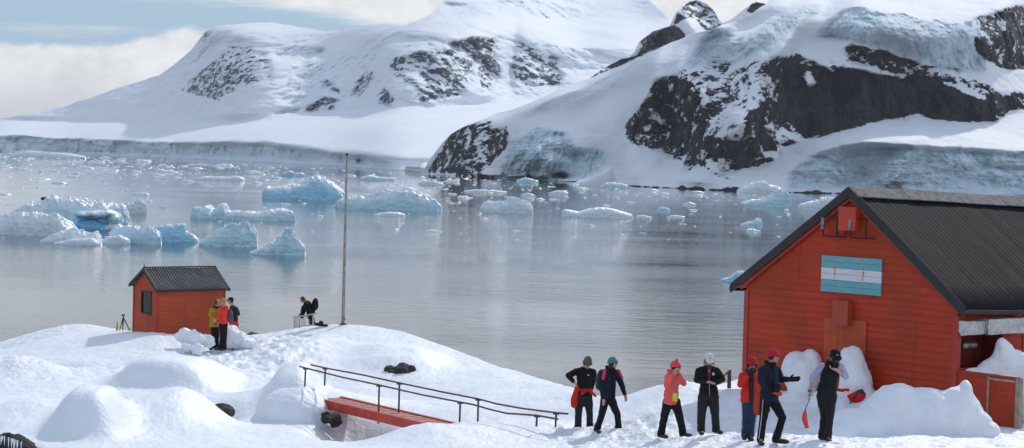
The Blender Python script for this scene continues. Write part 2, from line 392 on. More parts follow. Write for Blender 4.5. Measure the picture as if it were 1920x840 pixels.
# --- dark-rocked distant peaks behind the headland
shoreC = [(1080, 190), (1600, 190)]
crestC = [(1080, 170), (1110, 142), (1130, 128), (1150, 118), (1165, 110), (1180, 108), (1190, 96), (1198, 78), (1225, 60), (1255, 50), (1268, 22), (1290, 4), (1305, 0), (1325, 7), (1340, 20), (1348, 36), (1355, 44), (1370, 38), (1395, 18), (1415, 4), (1432, 6), (1445, 10), (1500, 60), (1600, 120)]
rocksC = [([(1100, 150), (1150, 112), (1195, 105), (1200, 75), (1262, 45), (1280, 60), (1230, 90), (1190, 115), (1120, 150)], .85), ([(1262, 45), (1275, 15), (1300, 0), (1350, 20), (1350, 60), (1325, 60), (1300, 35)], .8), ([(1400, 20), (1420, 0), (1445, 8), (1425, 26)], .9), ([(1500, 70), (1560, 90), (1500, 120)], .6), ([(1200, 90), (1260, 60), (1300, 60), (1240, 110), (1200, 130)], .5)]
mC = mountain_mat('distant_peaks', .035, rockc=((.03, .03, .034), (.10, .095, .09)))
oC = massif('distant_peaks', 1080, 1600, 1.5, 130, shoreC, crestC, rocksC, [], lambda X, Y, r, i: .9+0*X, [(1300, 60, 20, 60, -30, -60), (1240, 90, 20, 50, -30, 50)], 50., .012, mC, 900, dshore=1420., seed=8, crest_n=1.6)
tag(oC, kind='structure')
# --- near headland
shoreB = [(735, 318), (770, 321), (800, 326), (870, 331), (940, 334), (1080, 341), (1200, 350), (1350, 357), (1480, 361), (1700, 366), (1920, 371), (2500, 386)]
crestB = [(735, 317), (770, 312), (797, 315), (808, 295), (825, 274), (845, 252), (870, 237), (930, 214), (1000, 190), (1060, 163), (1110, 145), (1160, 124), (1195, 109), (1240, 88), (1290, 67), (1335, 53), (1400, 31), (1440, 6), (1480, -35), (1600, -70), (1920, -80), (2500, -60)]
rocksB = [([(794, 324), (814, 300), (830, 275), (850, 247), (879, 233), (919, 225), (923, 243), (951, 235), (951, 267), (939, 291), (919, 308), (900, 324), (939, 333), (883, 332), (834, 329)], .66),
 ([(982, 336), (985, 327), (992, 325), (999, 330), (999, 338)], 1.), ([(1037, 330), (1040, 322), (1052, 320), (1063, 328), (1060, 333), (1045, 333)], 1.),
 ([(1170, 243), (1178, 227), (1207, 194), (1227, 158), (1247, 146), (1280, 131), (1325, 120), (1366, 117), (1370, 122), (1357, 147), (1384, 127), (1434, 109), (1484, 106), (1490, 98), (1515, 109), (1551, 109), (1569, 128), (1592, 110), (1586, 90), (1597, 86), (1655, 93), (1710, 113), (1764, 136), (1787, 147), (1791, 129), (1845, 156), (1895, 185), (1925, 178), (1925, 208), (1900, 210), (1868, 232), (1777, 228), (1723, 219), (1664, 226), (1597, 242), (1515, 262), (1479, 250), (1461, 232), (1470, 250), (1497, 267), (1465, 276), (1461, 294), (1429, 312), (1393, 317), (1348, 330), (1307, 319), (1272, 321), (1280, 310), (1262, 300), (1250, 290), (1219, 279), (1187, 275), (1170, 259)], .74),
 ([(1480, 120), (1590, 130), (1750, 150), (1880, 200), (1860, 228), (1777, 225), (1723, 214), (1664, 222), (1597, 238), (1515, 256), (1470, 220), (1455, 170)], 1.25),
 ([(1370, 194), (1402, 213), (1393, 244), (1357, 260), (1316, 256), (1334, 231)], -.22), ([(1379, 158), (1420, 136), (1461, 149), (1447, 181), (1416, 203), (1393, 190)], -.42),
 ([(1502, 145), (1515, 131), (1533, 156), (1511, 162)], -.15), ([(1520, 104), (1546, 108), (1569, 136), (1562, 138), (1535, 124)], -.1), ([(1560, 106), (1600, 118), (1696, 142), (1694, 147), (1640, 136), (1590, 130)], -.15), ([(1780, 138), (1790, 144), (1856, 186), (1848, 190), (1800, 165)], -.1), ([(1312, 167), (1323, 167), (1323, 195), (1314, 195)], -.1), ([(1440, 230), (1475, 250), (1500, 262), (1460, 270), (1440, 255)], -.5), ([(1350, 232), (1400, 250), (1395, 262), (1355, 262)], -.4), ([(1205, 235), (1222, 232), (1222, 245), (1210, 245)], -.1), ([(1215, 200), (1228, 205), (1250, 230), (1240, 232), (1222, 218)], -.2),
 ([(1430, 287), (1460, 285), (1455, 296), (1432, 298)], -.15), ([(1322, 300), (1350, 310), (1352, 322), (1330, 318)], -.2),
 ([(1827, 34), (1886, 16), (1925, 8), (1925, 131), (1895, 136), (1868, 124), (1836, 108), (1825, 81), (1832, 50)], .70), ([(1897, 176), (1925, 174), (1925, 190), (1905, 190)], .9),
 ([(1355, 331), (1382, 331), (1380, 336), (1358, 336)], .9), ([(1430, 110), (1440, 112), (1400, 140), (1375, 160), (1365, 165), (1380, 140)], -.3)]
icesB = [([(960, 263), (1004, 243), (1061, 251), (1073, 279), (1142, 283), (1126, 316), (1077, 338), (940, 334), (948, 283)], .95),
 ([(1479, 317), (1533, 289), (1597, 272), (1755, 278), (1920, 287), (2500, 290), (2500, 380), (1920, 369), (1479, 359)], .95),
 ([(1280, 127), (1334, 52), (1389, 74), (1461, 30), (1533, 5), (1542, 14), (1474, 59), (1429, 109), (1370, 120)], .75),
 ([(1533, 54), (1597, 14), (1642, 23), (1759, 41), (1827, 45), (1841, 136), (1764, 136), (1664, 90), (1597, 81), (1533, 68)], .8), ([(740, 318), (735, 300), (790, 300), (800, 312)], .8)]
def kB(X, Y, rock, ice):
    k = 2.5+.5*fbm(xyz(X*.01, Y*.014, 0), 3, 7)
    k = np.where((X < 1300) & (Y < 300), 2.5, k)
    apron = (X > 1440) & (Y > np.interp(X, [1440, 1515, 1597, 1664, 1723, 1868, 1920], [300, 262, 243, 227, 220, 232, 210])) & (Y < np.interp(X, [1440, 1533, 1597, 1755, 1920], [330, 289, 272, 278, 287]))
    k = np.where(apron, 4.2, k)
    crl = np.interp(X, *zip(*crestB)); k = np.where((X < 1450) & (Y < crl+26) & (X > 900), 4.5, k); k = np.where((X < 1230) & (Y > crl+34) & (Y < crl+62) & (X > 930), 1.25, k); k = np.where((X > 1470) & (Y < 26), 4.5, k)
    k = np.where(ice > .25, .75, k)
    k = np.where(rock > .35, .42, k)
    k = np.where((X < 960) & (rock > .3), .9, k)
    k = np.where((Y > 300) & (X > 1130) & (X < 1480) & (rock < .3), 2.2, k)
    sh = np.interp(X, *zip(*shoreB)); return np.where(Y > sh-2.5, .1, k)
# dark wave-washed strip of rock along the waterline
sl = []
for a in range(1000, 1700, 12):
    if random.random() < .8: y = np.interp(a, *zip(*shoreB)); sl.append(([(a-8, y-2.2), (a+9, y-2.2+.2), (a+9, y+3), (a-8, y+3)], 1.3))
rocksB += sl
mB = mountain_mat('headland', .085, rockc=((.006, .006, .008), (.075, .070, .068)), icec=(.54, .73, .82), bd=1.7)
bB = [(1120, 190, 120, 22, -25, 25), (1030, 185, 90, 12, -25, -25), (1215, 150, 22, 120, 18, -30), (1265, 240, 40, 70, 0, 25), (1330, 110, 40, 50, -50, 35), (1480, 70, 22, 70, 35, -45), (1400, 50, 70, 16, -20, 30), (1390, 225, 40, 60, 30, -45), (1560, 180, 50, 60, 0, 25), (1300, 330, 60, 20, 0, -10), (1700, 60, 200, 30, 5, -30), (1650, 260, 120, 20, -4, -25), (1690, 310, 30, 50, 30, -25), (1000, 290, 60, 50, 0, -35), (1110, 300, 40, 50, -30, 35)]
oB = massif('mountain', 735, 2500, 1.5, 330, shoreB, crestB, rocksB, icesB, kB, bB, 20., .024, mB, 900, seed=21, smoothx=3)
tag(oB, kind='structure')
# sunlit snow spit at the foot of the headland and a small one beside the far glacier
def spit(px, py, label):
    n = len(px); base = [float(Wd(x, np.interp(x, *zip(*shoreB))+1.)) for x in px]
    V = np.zeros((9, n, 3))
    for i, x in enumerate(px):
        ys = np.interp(x, *zip(*shoreB))+1.; top = P(x, py[i], base[i]+9)
        for j in range(9):
            s = j/8; q = P(x, ys, base[i]); V[j, i] = [q[0]+s*.3, base[i]-1+s*30, -.5+(top[2]+.5)*math.sin(PI*min(1, s*1.6)/2)**.9*(1 if s < .62 else 1-(s-.62)*1.2)]
    return V
# ================================================================== ICEBERGS
def iceberg(name, prof, base, label, mat=ICE, group=None, dep=.45, seed=0, blocky=.22, flat=.5, n=None, cat='iceberg'):
    x0, x1 = prof[0][0], prof[-1][0]; xc = (x0+x1)/2
    D = float(Wd(xc, base)); s = D/F; w = (x1-x0)*s; half = max(w*dep/2, .4)
    loc = P(xc, base, D); loc = np.array([loc[0], D+half*.8, 0.])
    nu = n or int(np.clip((x1-x0)*1.2, 24, 150)); nv = max(14, int(nu*.45))
    u = np.linspace(0, 1, nu); v = np.linspace(-1, 1, nv)[:, None]
    px = x0+(x1-x0)*u
    basey = base+.026*(px-xc)
    h = (basey-np.interp(px, *zip(*prof)))*s*1.04
    h = np.maximum(h, .12)
    U, Vv = np.broadcast_arrays(u[None, :], v)
    edge = np.clip(1-abs(2*U-1)**5, 0, 1)
    wid = half*(.35+.65*edge**.5)*(1+.25*fbm(xyz(U*5, 0*U, seed), 3, seed))
    xx = (U-.5)*w+fbm(xyz(U*8, Vv*3, seed+.5), 4, seed+4)*w*.02; yy = Vv*wid
    cs = np.clip(1-abs(Vv)**5, 0, 1)**.6
    tilt = 1-flat*.5*(Vv*.5+.5)
    hh = np.interp((U+.03*fbm(xyz(U*6, Vv*2, seed), 3, seed+2)).clip(0, 1), u, h)
    pz = xyz(xx*.9/max(w*.12, .5), yy/max(w*.12, .5), seed*1.)
    c1 = fbm(pz, 5, seed+6, .55, True); c2 = fbm(pz*2.7, 5, seed+7, .65, True)
    st = np.round(c1*3.5)/3.5
    Z = hh*cs*(.93+blocky*(.45*c1+.4*st+.5*c2)*(.4+.6*cs))*(1-.25*(Vv*.5+.5)*flat)
    Z = np.maximum(Z, .35*hh*cs); Z = np.where(cs < .02, -.6, Z)
    Z = np.where((U < .012) | (U > .988), -.5, Z)
    yy = yy+c2*half*.06*(1-cs)*cs
    V3 = np.stack([xx, yy, Z], -1)
    if px[0] < 0 and False: pass
    o = gridobj(name, V3, mat); o.location = Vector(loc)
    return tag(o, label, cat, group)
BERGS = [
 ([(8, 412), (30, 392), (60, 382), (90, 374), (130, 377), (165, 380), (200, 383), (222, 386), (229, 404), (233, 415)], 430, 'largest slab-like iceberg at far left with a deep blue cave under its right edge', ICE, .55, .16),
 ([(-60, 412), (0, 409), (40, 404), (70, 405), (95, 402), (112, 414), (128, 427), (140, 437)], 441, 'low white iceberg cut by the left picture edge, in front of the big blue-caved slab', ICE_PALE, .45, .2),
 ([(220, 391), (240, 385), (262, 378), (272, 384), (274, 396)], 399, 'upright white ice block just right of the largest slab at far left', ICE_PALE, .5, .3),
 ([(72, 452), (90, 444), (110, 438), (135, 433), (150, 436), (165, 441), (178, 438), (188, 452)], 456, 'small rough white iceberg hugging the front of the left cluster', ICE_PALE, .5, .25),
 ([(98, 456), (130, 449), (170, 447), (188, 455)], 459, 'flat white ice plate at the front edge of the left cluster', ICE_PALE, .5, .1),
 ([(188, 452), (200, 444), (222, 441), (240, 448), (243, 455)], 457, 'low smooth ice tongue between the two front bergs of the left cluster', ICE_PALE, .5, .08),
 ([(200, 436), (212, 430), (250, 428), (285, 430), (296, 440), (300, 450)], 456, 'tilted white ice floe with ribbed front in the middle of the left cluster', ICE, .5, .2),
 ([(285, 440), (290, 424), (315, 422), (345, 420), (348, 434), (362, 440), (372, 450)], 453, 'turquoise wedge of ice with a sharp upright right corner in the left cluster', ICE_BLUE, .35, .1),
 ([(371, 455), (392, 444), (410, 436), (425, 430), (445, 428), (463, 425), (472, 434), (480, 438), (478, 450), (481, 458)], 462, 'pitted pale-blue iceberg second from the right in the left cluster', ICE, .5, .28),
 ([(466, 474), (490, 465), (510, 457), (525, 449), (535, 437), (545, 443), (556, 455), (566, 462), (571, 472)], 478, 'nearest pointed ice-blue berg with a leaning peak at the right of the left cluster', ICE, .5, .28),
 ([(354, 403), (359, 391), (371, 389), (375, 399), (381, 388), (392, 388), (398, 397), (407, 385), (421, 385), (425, 397), (450, 398), (490, 399), (505, 396), (525, 393), (545, 398), (552, 409)], 412, 'long low iceberg with four small turquoise towers on its left end', ICE, .3, .2),
 ([(489, 359), (500, 351), (530, 348), (560, 345), (575, 335), (592, 330), (605, 336), (620, 343), (636, 355), (646, 368)], 374, 'domed iceberg with a smooth blue undercut side left of the flagpole', ICE_BLUE, .5, .12),
 ([(626, 384), (640, 374), (655, 369), (680, 374), (700, 368), (720, 365), (750, 363), (775, 368), (800, 373), (818, 380), (828, 388)], 393, 'long rubbly white iceberg right behind the flagpole', ICE, .35, .3),
 ([(700, 402), (720, 398), (745, 398), (759, 402)], 405, 'small flat white floe below the rubbly berg by the flagpole', ICE_PALE, .6, .1),
 ([(898, 391), (912, 381), (925, 383), (945, 382), (958, 376), (970, 377), (985, 380), (1000, 393)], 399, 'crumbly white iceberg alone in the middle of the bay', ICE_PALE, .45, .32),
 ([(1054, 392), (1062, 392), (1085, 397), (1105, 391), (1125, 388), (1145, 390), (1170, 397), (1188, 403)], 408, 'smooth saddle-shaped white iceberg with a pale blue waterline', ICE_PALE, .4, .05),
 ([(1389, 422), (1400, 418), (1412, 416), (1422, 411), (1429, 416), (1431, 423)], 427, 'small pointed iceberg alone on the dark water left of the big roof', ICE, .5, .25),
 ([(1382, 358), (1395, 351), (1410, 346), (1430, 342), (1450, 349), (1472, 357)], 361, 'peaked white iceberg against the far shore left of the big roof', ICE_PALE, .4, .2),
 ([(1390, 380), (1410, 377), (1430, 375), (1445, 370), (1452, 363), (1470, 359), (1482, 366), (1486, 380)], 387, 'stepped blue-white iceberg just in front of the peaked one by the far shore', ICE, .4, .25),
 ([(1498, 384), (1515, 380), (1535, 377), (1548, 371), (1562, 372), (1575, 384)], 388, 'low iceberg partly hidden by the ridge of the big red house', ICE_PALE, .4, .2),
 ([(368, 334), (385, 331), (420, 332), (440, 330), (452, 333), (457, 337)], 338, 'long thin white floe in the open water of the left bay', ICE_PALE, .4, .15),
 ([(14, 292), (30, 286), (50, 284), (90, 287), (130, 289), (157, 293)], 296, 'long white iceberg at the foot of the glacier front at far left', ICE_PALE, .3, .2),
 ([(1352, 524), (1370, 520), (1382, 510), (1392, 508), (1402, 520)], 528, 'pale green-tinged ice piece beside the left eave of the big house', ICE_BLUE, .5, .15),
 ([(784, 343), (795, 338), (812, 340), (822, 342), (832, 346)], 347, 'small white iceberg off the tip of the rocky headland', ICE_PALE, .4, .25),
 ([(868, 358), (890, 355), (930, 357), (951, 359)], 360, 'thin flat ice strip above the crumbly berg in mid bay', ICE_PALE, .35, .1),
 ([(676, 333), (690, 329), (715, 333), (740, 334), (745, 337)], 338, 'low bluish ice strip to the right of the flagpole top', ICE, .35, .2),
 ([(528, 326), (540, 321), (555, 325), (565, 324), (572, 328)], 330, 'small dark-blue ice chunk beyond the domed iceberg', ICE_BLUE, .4, .2),
 ([(976, 366), (988, 362), (1004, 366)], 368, 'little mound of ice to the right of the thin ice strip', ICE_PALE, .5, .2),
 ([(1028, 362), (1045, 358), (1058, 359), (1066, 362)], 364, 'small ragged ice floe below the blue ice cliff of the headland', ICE_PALE, .5, .25),
 ([(1125, 349), (1140, 343), (1165, 345), (1180, 349)], 352, 'blue-white ice chunk near the sunlit spit of the far shore', ICE, .4, .25),
 ([(1230, 396), (1240, 389), (1252, 391), (1258, 396)], 398, 'small cone of ice to the right of the saddle-shaped berg', ICE, .5, .25),
 ([(1250, 407), (1262, 403), (1285, 406)], 408, 'flat triangular floe just below the small cone of ice', ICE_PALE, .5, .1),
 ([(1190, 406), (1205, 403), (1223, 407)], 408, 'slender floe touching the right tip of the saddle-shaped berg', ICE_PALE, .5, .1),
 ([(968, 338), (985, 334), (1000, 337), (1010, 340)], 342, 'small pale iceberg under the dark hole in the headland ice', ICE, .4, .25),
 ([(1280, 383), (1292, 379), (1305, 383)], 386, 'rounded ice bit out on the dark reflection in front of the cliff', ICE_PALE, .5, .2),
]
for i, (pr, b, lab, m, dp, bl) in enumerate(BERGS):
    iceberg('iceberg', pr, b, lab, m, None, dp, seed=i*3+1, blocky=bl*1.6)
tag(bpy.data.objects['iceberg'], group=None)
iceberg('snow_bank', [(1074, 344), (1090, 338), (1108, 331), (1125, 323), (1138, 314), (1146, 310), (1151, 328), (1160, 346)], 347.5, 'sunlit wedge of snow at the waterline below the headland ice cliff', SNOW, None, .5, 77, .03, cat='snow bank')
bg0 = bpy.data.objects['iceberg']; m = MB(); D = float(Wd(121, 430)); s_ = D/F
BLUE = NT('deep_blue_ice'); _v = BLUE.coord(); _n = BLUE.noise(_v, .5, 5, .6); BLUE = BLUE.fin(BLUE.mix(BLUE.ss(_n, .35, .65), (.10, .42, .80), (.26, .62, .84)), .35, BLUE.bump(_n, .3))
m.ell(P(168, 427, D-.7), (36*s_, .4, .5*.2), (0, 1.9, 0), (-.1, 0, 17*s_), 24, 14); m.ell(P(196, 430, D-.5), (16*s_, 0, 0), (0, 1.8, 0), (0, 0, 12*s_), 16, 10)
part('blue_cave', m, BLUE, bg0, True)
m = MB(); m.ell(P(180, 402, D-1.1), (40*s_, 0, 2.5*s_), (0, 2.4, 0), (0, 0, 8*s_), 24, 12); m.ell(P(214, 410, D-.4), (14*s_, 0, 0), (0, 2.2, 0), (0, 0, 12*s_), 16, 10); m.ell(P(212, 428, D-.6), (20*s_, 0, 0), (0, 2., 0), (0, 0, 9*s_), 16, 10)
blob('overhang', m, ICE, bg0, .22, 2, .5, .8, 4)
# small dark seal-like stone on the water beyond the big slab
k = MB(); c = P(85, 373, float(Wd(85, 374))); c[2] = .25; k.ell(c, (1.3, 0, 0), (0, .6, 0), (0, 0, .45)); tag(part('rock', k, ROCK, None, True), 'small dark rock on the water just behind the largest iceberg', 'rock')
# small floes: individuals
protos = []
for q in range(4):
    a = RNG.uniform(.4, 1, 6); pr = [(1000+i*6, 400-3.2*a[i] if 0 < i < 5 else 399.2) for i in range(6)]
    o = iceberg('ice_floe', pr, 400, 'small low ice floe drifting in the bay among many alike', [ICE_PALE, ICE, ICE_PALE, ICE_BLUE][q], 'small ice floes drifting in the bay', .6, seed=200+q, blocky=.4, n=26, cat='ice floe')
    protos.append(o)
spots = []
def okspot(x, y):
    return y > np.interp(x, [-60, 0, 740, 800, 940, 1200, 1480, 1700], [286, 287, 322, 330, 337, 353, 364, 370])
tries = 0
while len(spots) < 190 and tries < 9000:
    tries += 1; z = random.random()
    if z < .45: x, y = random.uniform(-20, 760), 290+random.expovariate(1/16)
    elif z < .72: x, y = random.uniform(740, 1560), 340+random.expovariate(1/20)
    elif z < .95: x, y = random.uniform(100, 560), random.gauss(322, 14)
    else: x, y = random.uniform(300, 1450), random.uniform(340, 440)
    if not okspot(x, y) or y > 470: continue
    if any(abs(x-a) < 12 and abs(y-b) < 3 for a, b, _ in spots): continue
    if any(p[0][0]-8 < x < p[-1][0]+8 and b_-22 < y < b_+5 for p, b_, *_ in BERGS): continue
    spots.append((x, y, random.uniform(5, 20) if random.random() < .85 else random.uniform(20, 34)))
for i, (x, y, wpx) in enumerate(spots):
    o = protos[i] if i < 4 else protos[i % 4].copy()
    if i >= 4: COL.objects.link(o)
    D = float(Wd(x, y)); c = P(x, y, D); wm_ = wpx*D/F; base_w = 30*float(Wd(1015, 400))/F; s = wm_/base_w
    o.location = (c[0], D, 0); o.scale = (s, s*random.uniform(.8, 2.), s*random.uniform(.6, 1.5)); o.rotation_euler.z = random.choice((0, PI))+random.uniform(-.3, .3)
# brash: uncountable crumbs
bm_ = MB()
for i in range(2600):
    z = random.random()
    if z < .6: x, y = random.uniform(-60, 800), 288+random.expovariate(1/13)
    elif z < .9: x, y = random.uniform(720, 1700), 333+random.expovariate(1/15)
    else: x, y = random.uniform(-50, 1500), random.uniform(310, 450)
    if not okspot(x, y): continue
    D = float(Wd(x, y)); c = P(x, y, D); s = random.uniform(.8, 3.2)*D/F*random.choice((1, 1, 1.8)); h = s*random.uniform(.1, .35)
    a = random.uniform(0, 3)
    n = 6; V = []
    for lv, sc_, zz in ((0, 1, -.1), (1, .92, h*.5), (2, .5, h)):
        for q in range(n):
            w = a+2*PI*q/n; rr = s*sc_*random.uniform(.75, 1.1); V.append((c[0]+rr*math.cos(w), D+rr*math.sin(w)*1.3, zz*random.uniform(.8, 1.2)))
    f = [(l*n+q, l*n+(q+1) % n, (l+1)*n+(q+1) % n, (l+1)*n+q) for l in (0, 1) for q in range(n)]+[tuple(range(2*n, 3*n))]
    bm_.add(V, f)
tag(part('brash_ice', bm_, ICE_PALE), 'crumbs of brash ice scattered over the bay', 'brash ice', kind='stuff')
# ================================================================== FOREGROUND SNOW
CREST = [(-700, 720, 76), (-300, 690, 77), (0, 643, 78), (60, 625, 78), (110, 612, 78), (150, 607, 78), (185, 610, 78), (205, 617, 78), (240, 622, 77), (300, 628, 77), (430, 632, 78), (480, 630, 78), (540, 619, 78), (570, 613, 78), (600, 610, 77), (645, 609, 76), (690, 611, 76), (750, 621, 75), (800, 636, 73.5), (860, 657, 72), (960, 693, 66), (1060, 722, 58), (1110, 738, 54), (1150, 743, 52.5), (1200, 732, 51), (1250, 718, 50.5), (1288, 712, 50.5), (1310, 722, 51), (1350, 724, 52), (1390, 712, 54), (1600, 690, 62), (1920, 675, 68), (2700, 690, 70)]
CP = [(1084, 813, 48.3), (1106, 812, 48.3), (1095, 792, 51), (1120, 813, 47), (1170, 810, 47), (1245, 822, 45), (1290, 821, 45), (1315, 817, 42.2), (1350, 815, 42.2), (1400, 829, 41), (1430, 837, 39.2), (1475, 833, 39.2), (1545, 831, 40), (1700, 830, 40.5), (1900, 830, 40.5), (2300, 830, 40.5), (1393, 735, 51), (1790, 805, 45), (1600, 765, 47.5), (2200, 800, 46), (1240, 765, 47.5), (1310, 760, 48),
 (400, 657, 70), (425, 658, 70), (330, 640, 70.5), (260, 625, 72), (500, 650, 72), (560, 640, 72), (520, 690, 65), (650, 655, 69), (750, 700, 64), (700, 665, 68), (850, 720, 61), (820, 690, 66), (900, 770, 54), (1000, 790, 49), (1040, 800, 48), (950, 795, 50), (800, 801, 46.5), (800, 845, 43), (900, 845, 43), (1000, 845, 43), (1200, 845, 42.5), (860, 796, 47.5), (760, 808, 46.5),
 (690, 838, 45.5), (650, 812, 51.5), (690, 815, 50), (660, 835, 47), (700, 745, 58), (630, 738, 59), (560, 715, 57), (575, 742, 55), (600, 785, 53), (600, 835, 46), (760, 755, 56), (820, 775, 53.5),
 (500, 800, 50), (450, 835, 46), (420, 778, 54), (480, 742, 58), (315, 738, 56), (200, 700, 62), (100, 662, 68), (60, 692, 63), (0, 700, 60), (0, 765, 51), (0, 815, 45.5), (100, 775, 50), (-300, 800, 46), (-300, 740, 60), (200, 812, 46.5), (350, 810, 47), (400, 845, 43), (200, 860, 42), (0, 870, 41), (-300, 880, 41), (130, 630, 74), (20, 655, 74), (120, 690, 64)]
NEAR = [(x, 985+.0*x, 33.) for x in (-500, 0, 400, 800, 1200, 1600, 2000, 2400)]
pts = np.array([P(*c) for c in CP]); cr = np.array([P(*c) for c in CREST])
nr_ = np.array([[ (x-960)/F*33., 33., 9.9+.7*smooth(300, 1500, x)] for x, _, _ in NEAR])
pts = np.concatenate([pts, cr, nr_])
def tps_fit(p):
    n = len(p); d = np.linalg.norm(p[:, None, :2]-p[None, :, :2], axis=-1); Kk = np.where(d > 0, d*d*np.log(d+1e-12), 0)+np.eye(n)*.6
    A = np.zeros((n+3, n+3)); A[:n, :n] = Kk; A[:n, n] = 1; A[:n, n+1:] = p[:, :2]; A[n, :n] = 1; A[n+1:, :n] = p[:, :2].T
    return np.linalg.solve(A, np.concatenate([p[:, 2], [0, 0, 0]]))
TW = tps_fit(pts)
def tps(x, y):
    sh = x.shape; x = x.reshape(-1); y = y.reshape(-1); o = TW[-3]+TW[-2]*x+TW[-1]*y
    for i in range(len(pts)):
        d2 = (x-pts[i, 0])**2+(y-pts[i, 1])**2; o = o+TW[i]*.5*d2*np.log(d2+1e-12)
    return o.reshape(sh)
crx, cry, crd = map(np.array, zip(*CREST))
def dome(x, y, px, d, amp, sx, syf, syb, p=2.):
    cx = (px-960)/F*d; u = abs((x-cx)/sx); v = np.where(y < d, (d-y)/syf, (y-d)/syb)
    return amp*np.exp(-(u**p+v**p))
def drift(x, y):                    # carved snow banks and hollows on top of the base surface
    z = dome(x, y, 318, 59, .85, 1.35, 1.15, 4.5, 3.6)
    z = z+dome(x, y, 290, 50.5, .66, 1.45, 2.9, 1.5, 3.0)+dome(x, y, 365, 50.5, .28, .9, 2, 1.6)
    z = z+dome(x, y, 203, 52.4, .52, .40, 1.3, 1.2, 2.8)
    z = z+dome(x, y, 172, 46.0, .95, .70, 1.05, 1.9, 3.2)
    z = z+dome(x, y, 60, 48, .45, 1.2, 2.5, 2.5)+dome(x, y, 0, 61, .45, 1.6, 2, 3, 2.5)
    z = z-dome(x, y, 75, 64.0, .40, 1.1, 1.3, 1.3, 3)+dome(x, y, 556, 55.6, .62, .62, 1.5, 2.5, 3.2)+dome(x, y, 752, 66.5, .40, 1.3, 1.6, 4, 3)
    z = z-dome(x, y, 720, 61, .25, 2.2, 3, 3)+dome(x, y, 560, 68, .25, 1.3, 2, 4)
    z = z-dome(x, y, 668, 51.3, .70, .80, 2.4, 2.0, 2.8)+dome(x, y, 800, 46, .14, 1.1, 1.5, 1.0, 2.6)
    z = z-dome(x, y, 417, 53.6, .35, .4, 1.0, .8)-dome(x, y, 20, 43.3, .8, .55, 1.2, .45, 3.)
    return z
def ground(x, y, fine=True):
    x, y = np.broadcast_arrays(np.asarray(x, float), np.asarray(y, float))
    px = 960+x/np.maximum(y, 1)*F
    Dc = np.interp(px, crx, crd); yy = np.minimum(y, Dc)
    xx = x*yy/y
    z = tps(xx, yy)+drift(x, y)
    s = np.maximum(y-Dc, 0); z = z-.62*s*s/(s+4.)
    zb = z
    z = z+.16*fbm(xyz(x*.35, y*.28, 0), 3, 91)*smooth(0, 6, Dc-y+2)
    tr = tramp(px, y)
    if fine:
        z = z+.03*fbm(xyz(x*1.3, y*.9, 0), 4, 95)+.012*fbm(xyz(x*5., y*1.4, 2), 3, 85, .6, True)+tr*(.06*fbm(xyz(x*2.4, y*1.7, 3), 4, 97, .6)-.05*np.maximum(0, fbm(xyz(x*3.1, y*2.3, 9), 2, 99))*2)
    return np.maximum(z, -3)
def tramp(px, y):
    a = smooth(1000, 1100, px)*smooth(1700, 1500, px)*smooth(49, 47, y)*.9
    c = smooth(250, 420, px)*smooth(620, 520, px)*smooth(61, 66, y)
    d = np.exp(-((px-(330+ (58-y)*-0))/1e9)**2)*0
    pa = np.exp(-((y-(66-(330-px)*.02-.0*px))/3.2)**2)*smooth(450, 300, px)*.9      # worn path running left
    back = smooth(230, 120, px)*smooth(73, 76, y)*.8
    low = smooth(1000, 1080, px)*smooth(47, 43, y)*.6
    return np.clip(np.maximum.reduce([a, c, pa, back, low, d+.08]), 0, 1)
cols = np.concatenate([np.linspace(-700, -20, 120)[:-1], np.arange(-20, 1941, 1.9), np.linspace(1945, 2700, 120)])
dep = 33*np.exp(np.linspace(0, math.log(112/33.), 520))
Dg, Cg = np.meshgrid(dep, cols, indexing='ij'); Xg = (Cg-960)/F*Dg
Zg = ground(Xg, Dg); TR = tramp(Cg, Dg)
# lines of small footprints
def track(px0, d0, px1, d1, n, w=.07, dp=.05, side=.11):
    global Zg
    for i in range(n):
        s = i/n; px = px0+(px1-px0)*s+random.uniform(-2, 2); d = d0+(d1-d0)*s; x = (px-960)/F*d+(side if i % 2 else -side)
        m = (abs(Dg-d) < .5) & (abs(Xg-x) < .4)
        Zg[m] -= dp*np.exp(-((Xg[m]-x)/w)**2-((Dg[m]-d)/(w*1.6))**2)
track(235, 50, 330, 42, 26, .05, .035, .07); track(225, 50.5, 270, 42, 26, .05, .035, .07); track(310, 62, 150, 55, 30); track(560, 70, 480, 66, 16, .12, .09)
for i in range(260):
    px = random.uniform(1040, 1640); d = random.uniform(38.5, 48); x = (px-960)/F*d; w = random.uniform(.07, .14)
    m = (abs(Dg-d) < .7) & (abs(Xg-x) < .4); Zg[m] -= random.uniform(.03, .09)*np.exp(-((Xg[m]-x)/w)**4-((Dg[m]-d)/(w*1.7))**4)
for i in range(200):
    px = random.uniform(380, 600); d = random.uniform(64, 75); x = (px-960)/F*d; w = random.uniform(.1, .2)
    m = (abs(Dg-d) < .8) & (abs(Xg-x) < .6); Zg[m] -= random.uniform(.03, .08)*np.exp(-((Xg[m]-x)/w)**4-((Dg[m]-d)/(w*1.7))**4)
tag(gridobj('ground', np.stack([Xg, Dg, Zg], -1), SNOW, {'tramp': TR}), kind='structure')
def gz(px, d): return float(ground(np.array([(px-960)/F*d]), np.array([float(d)]), False)[0])
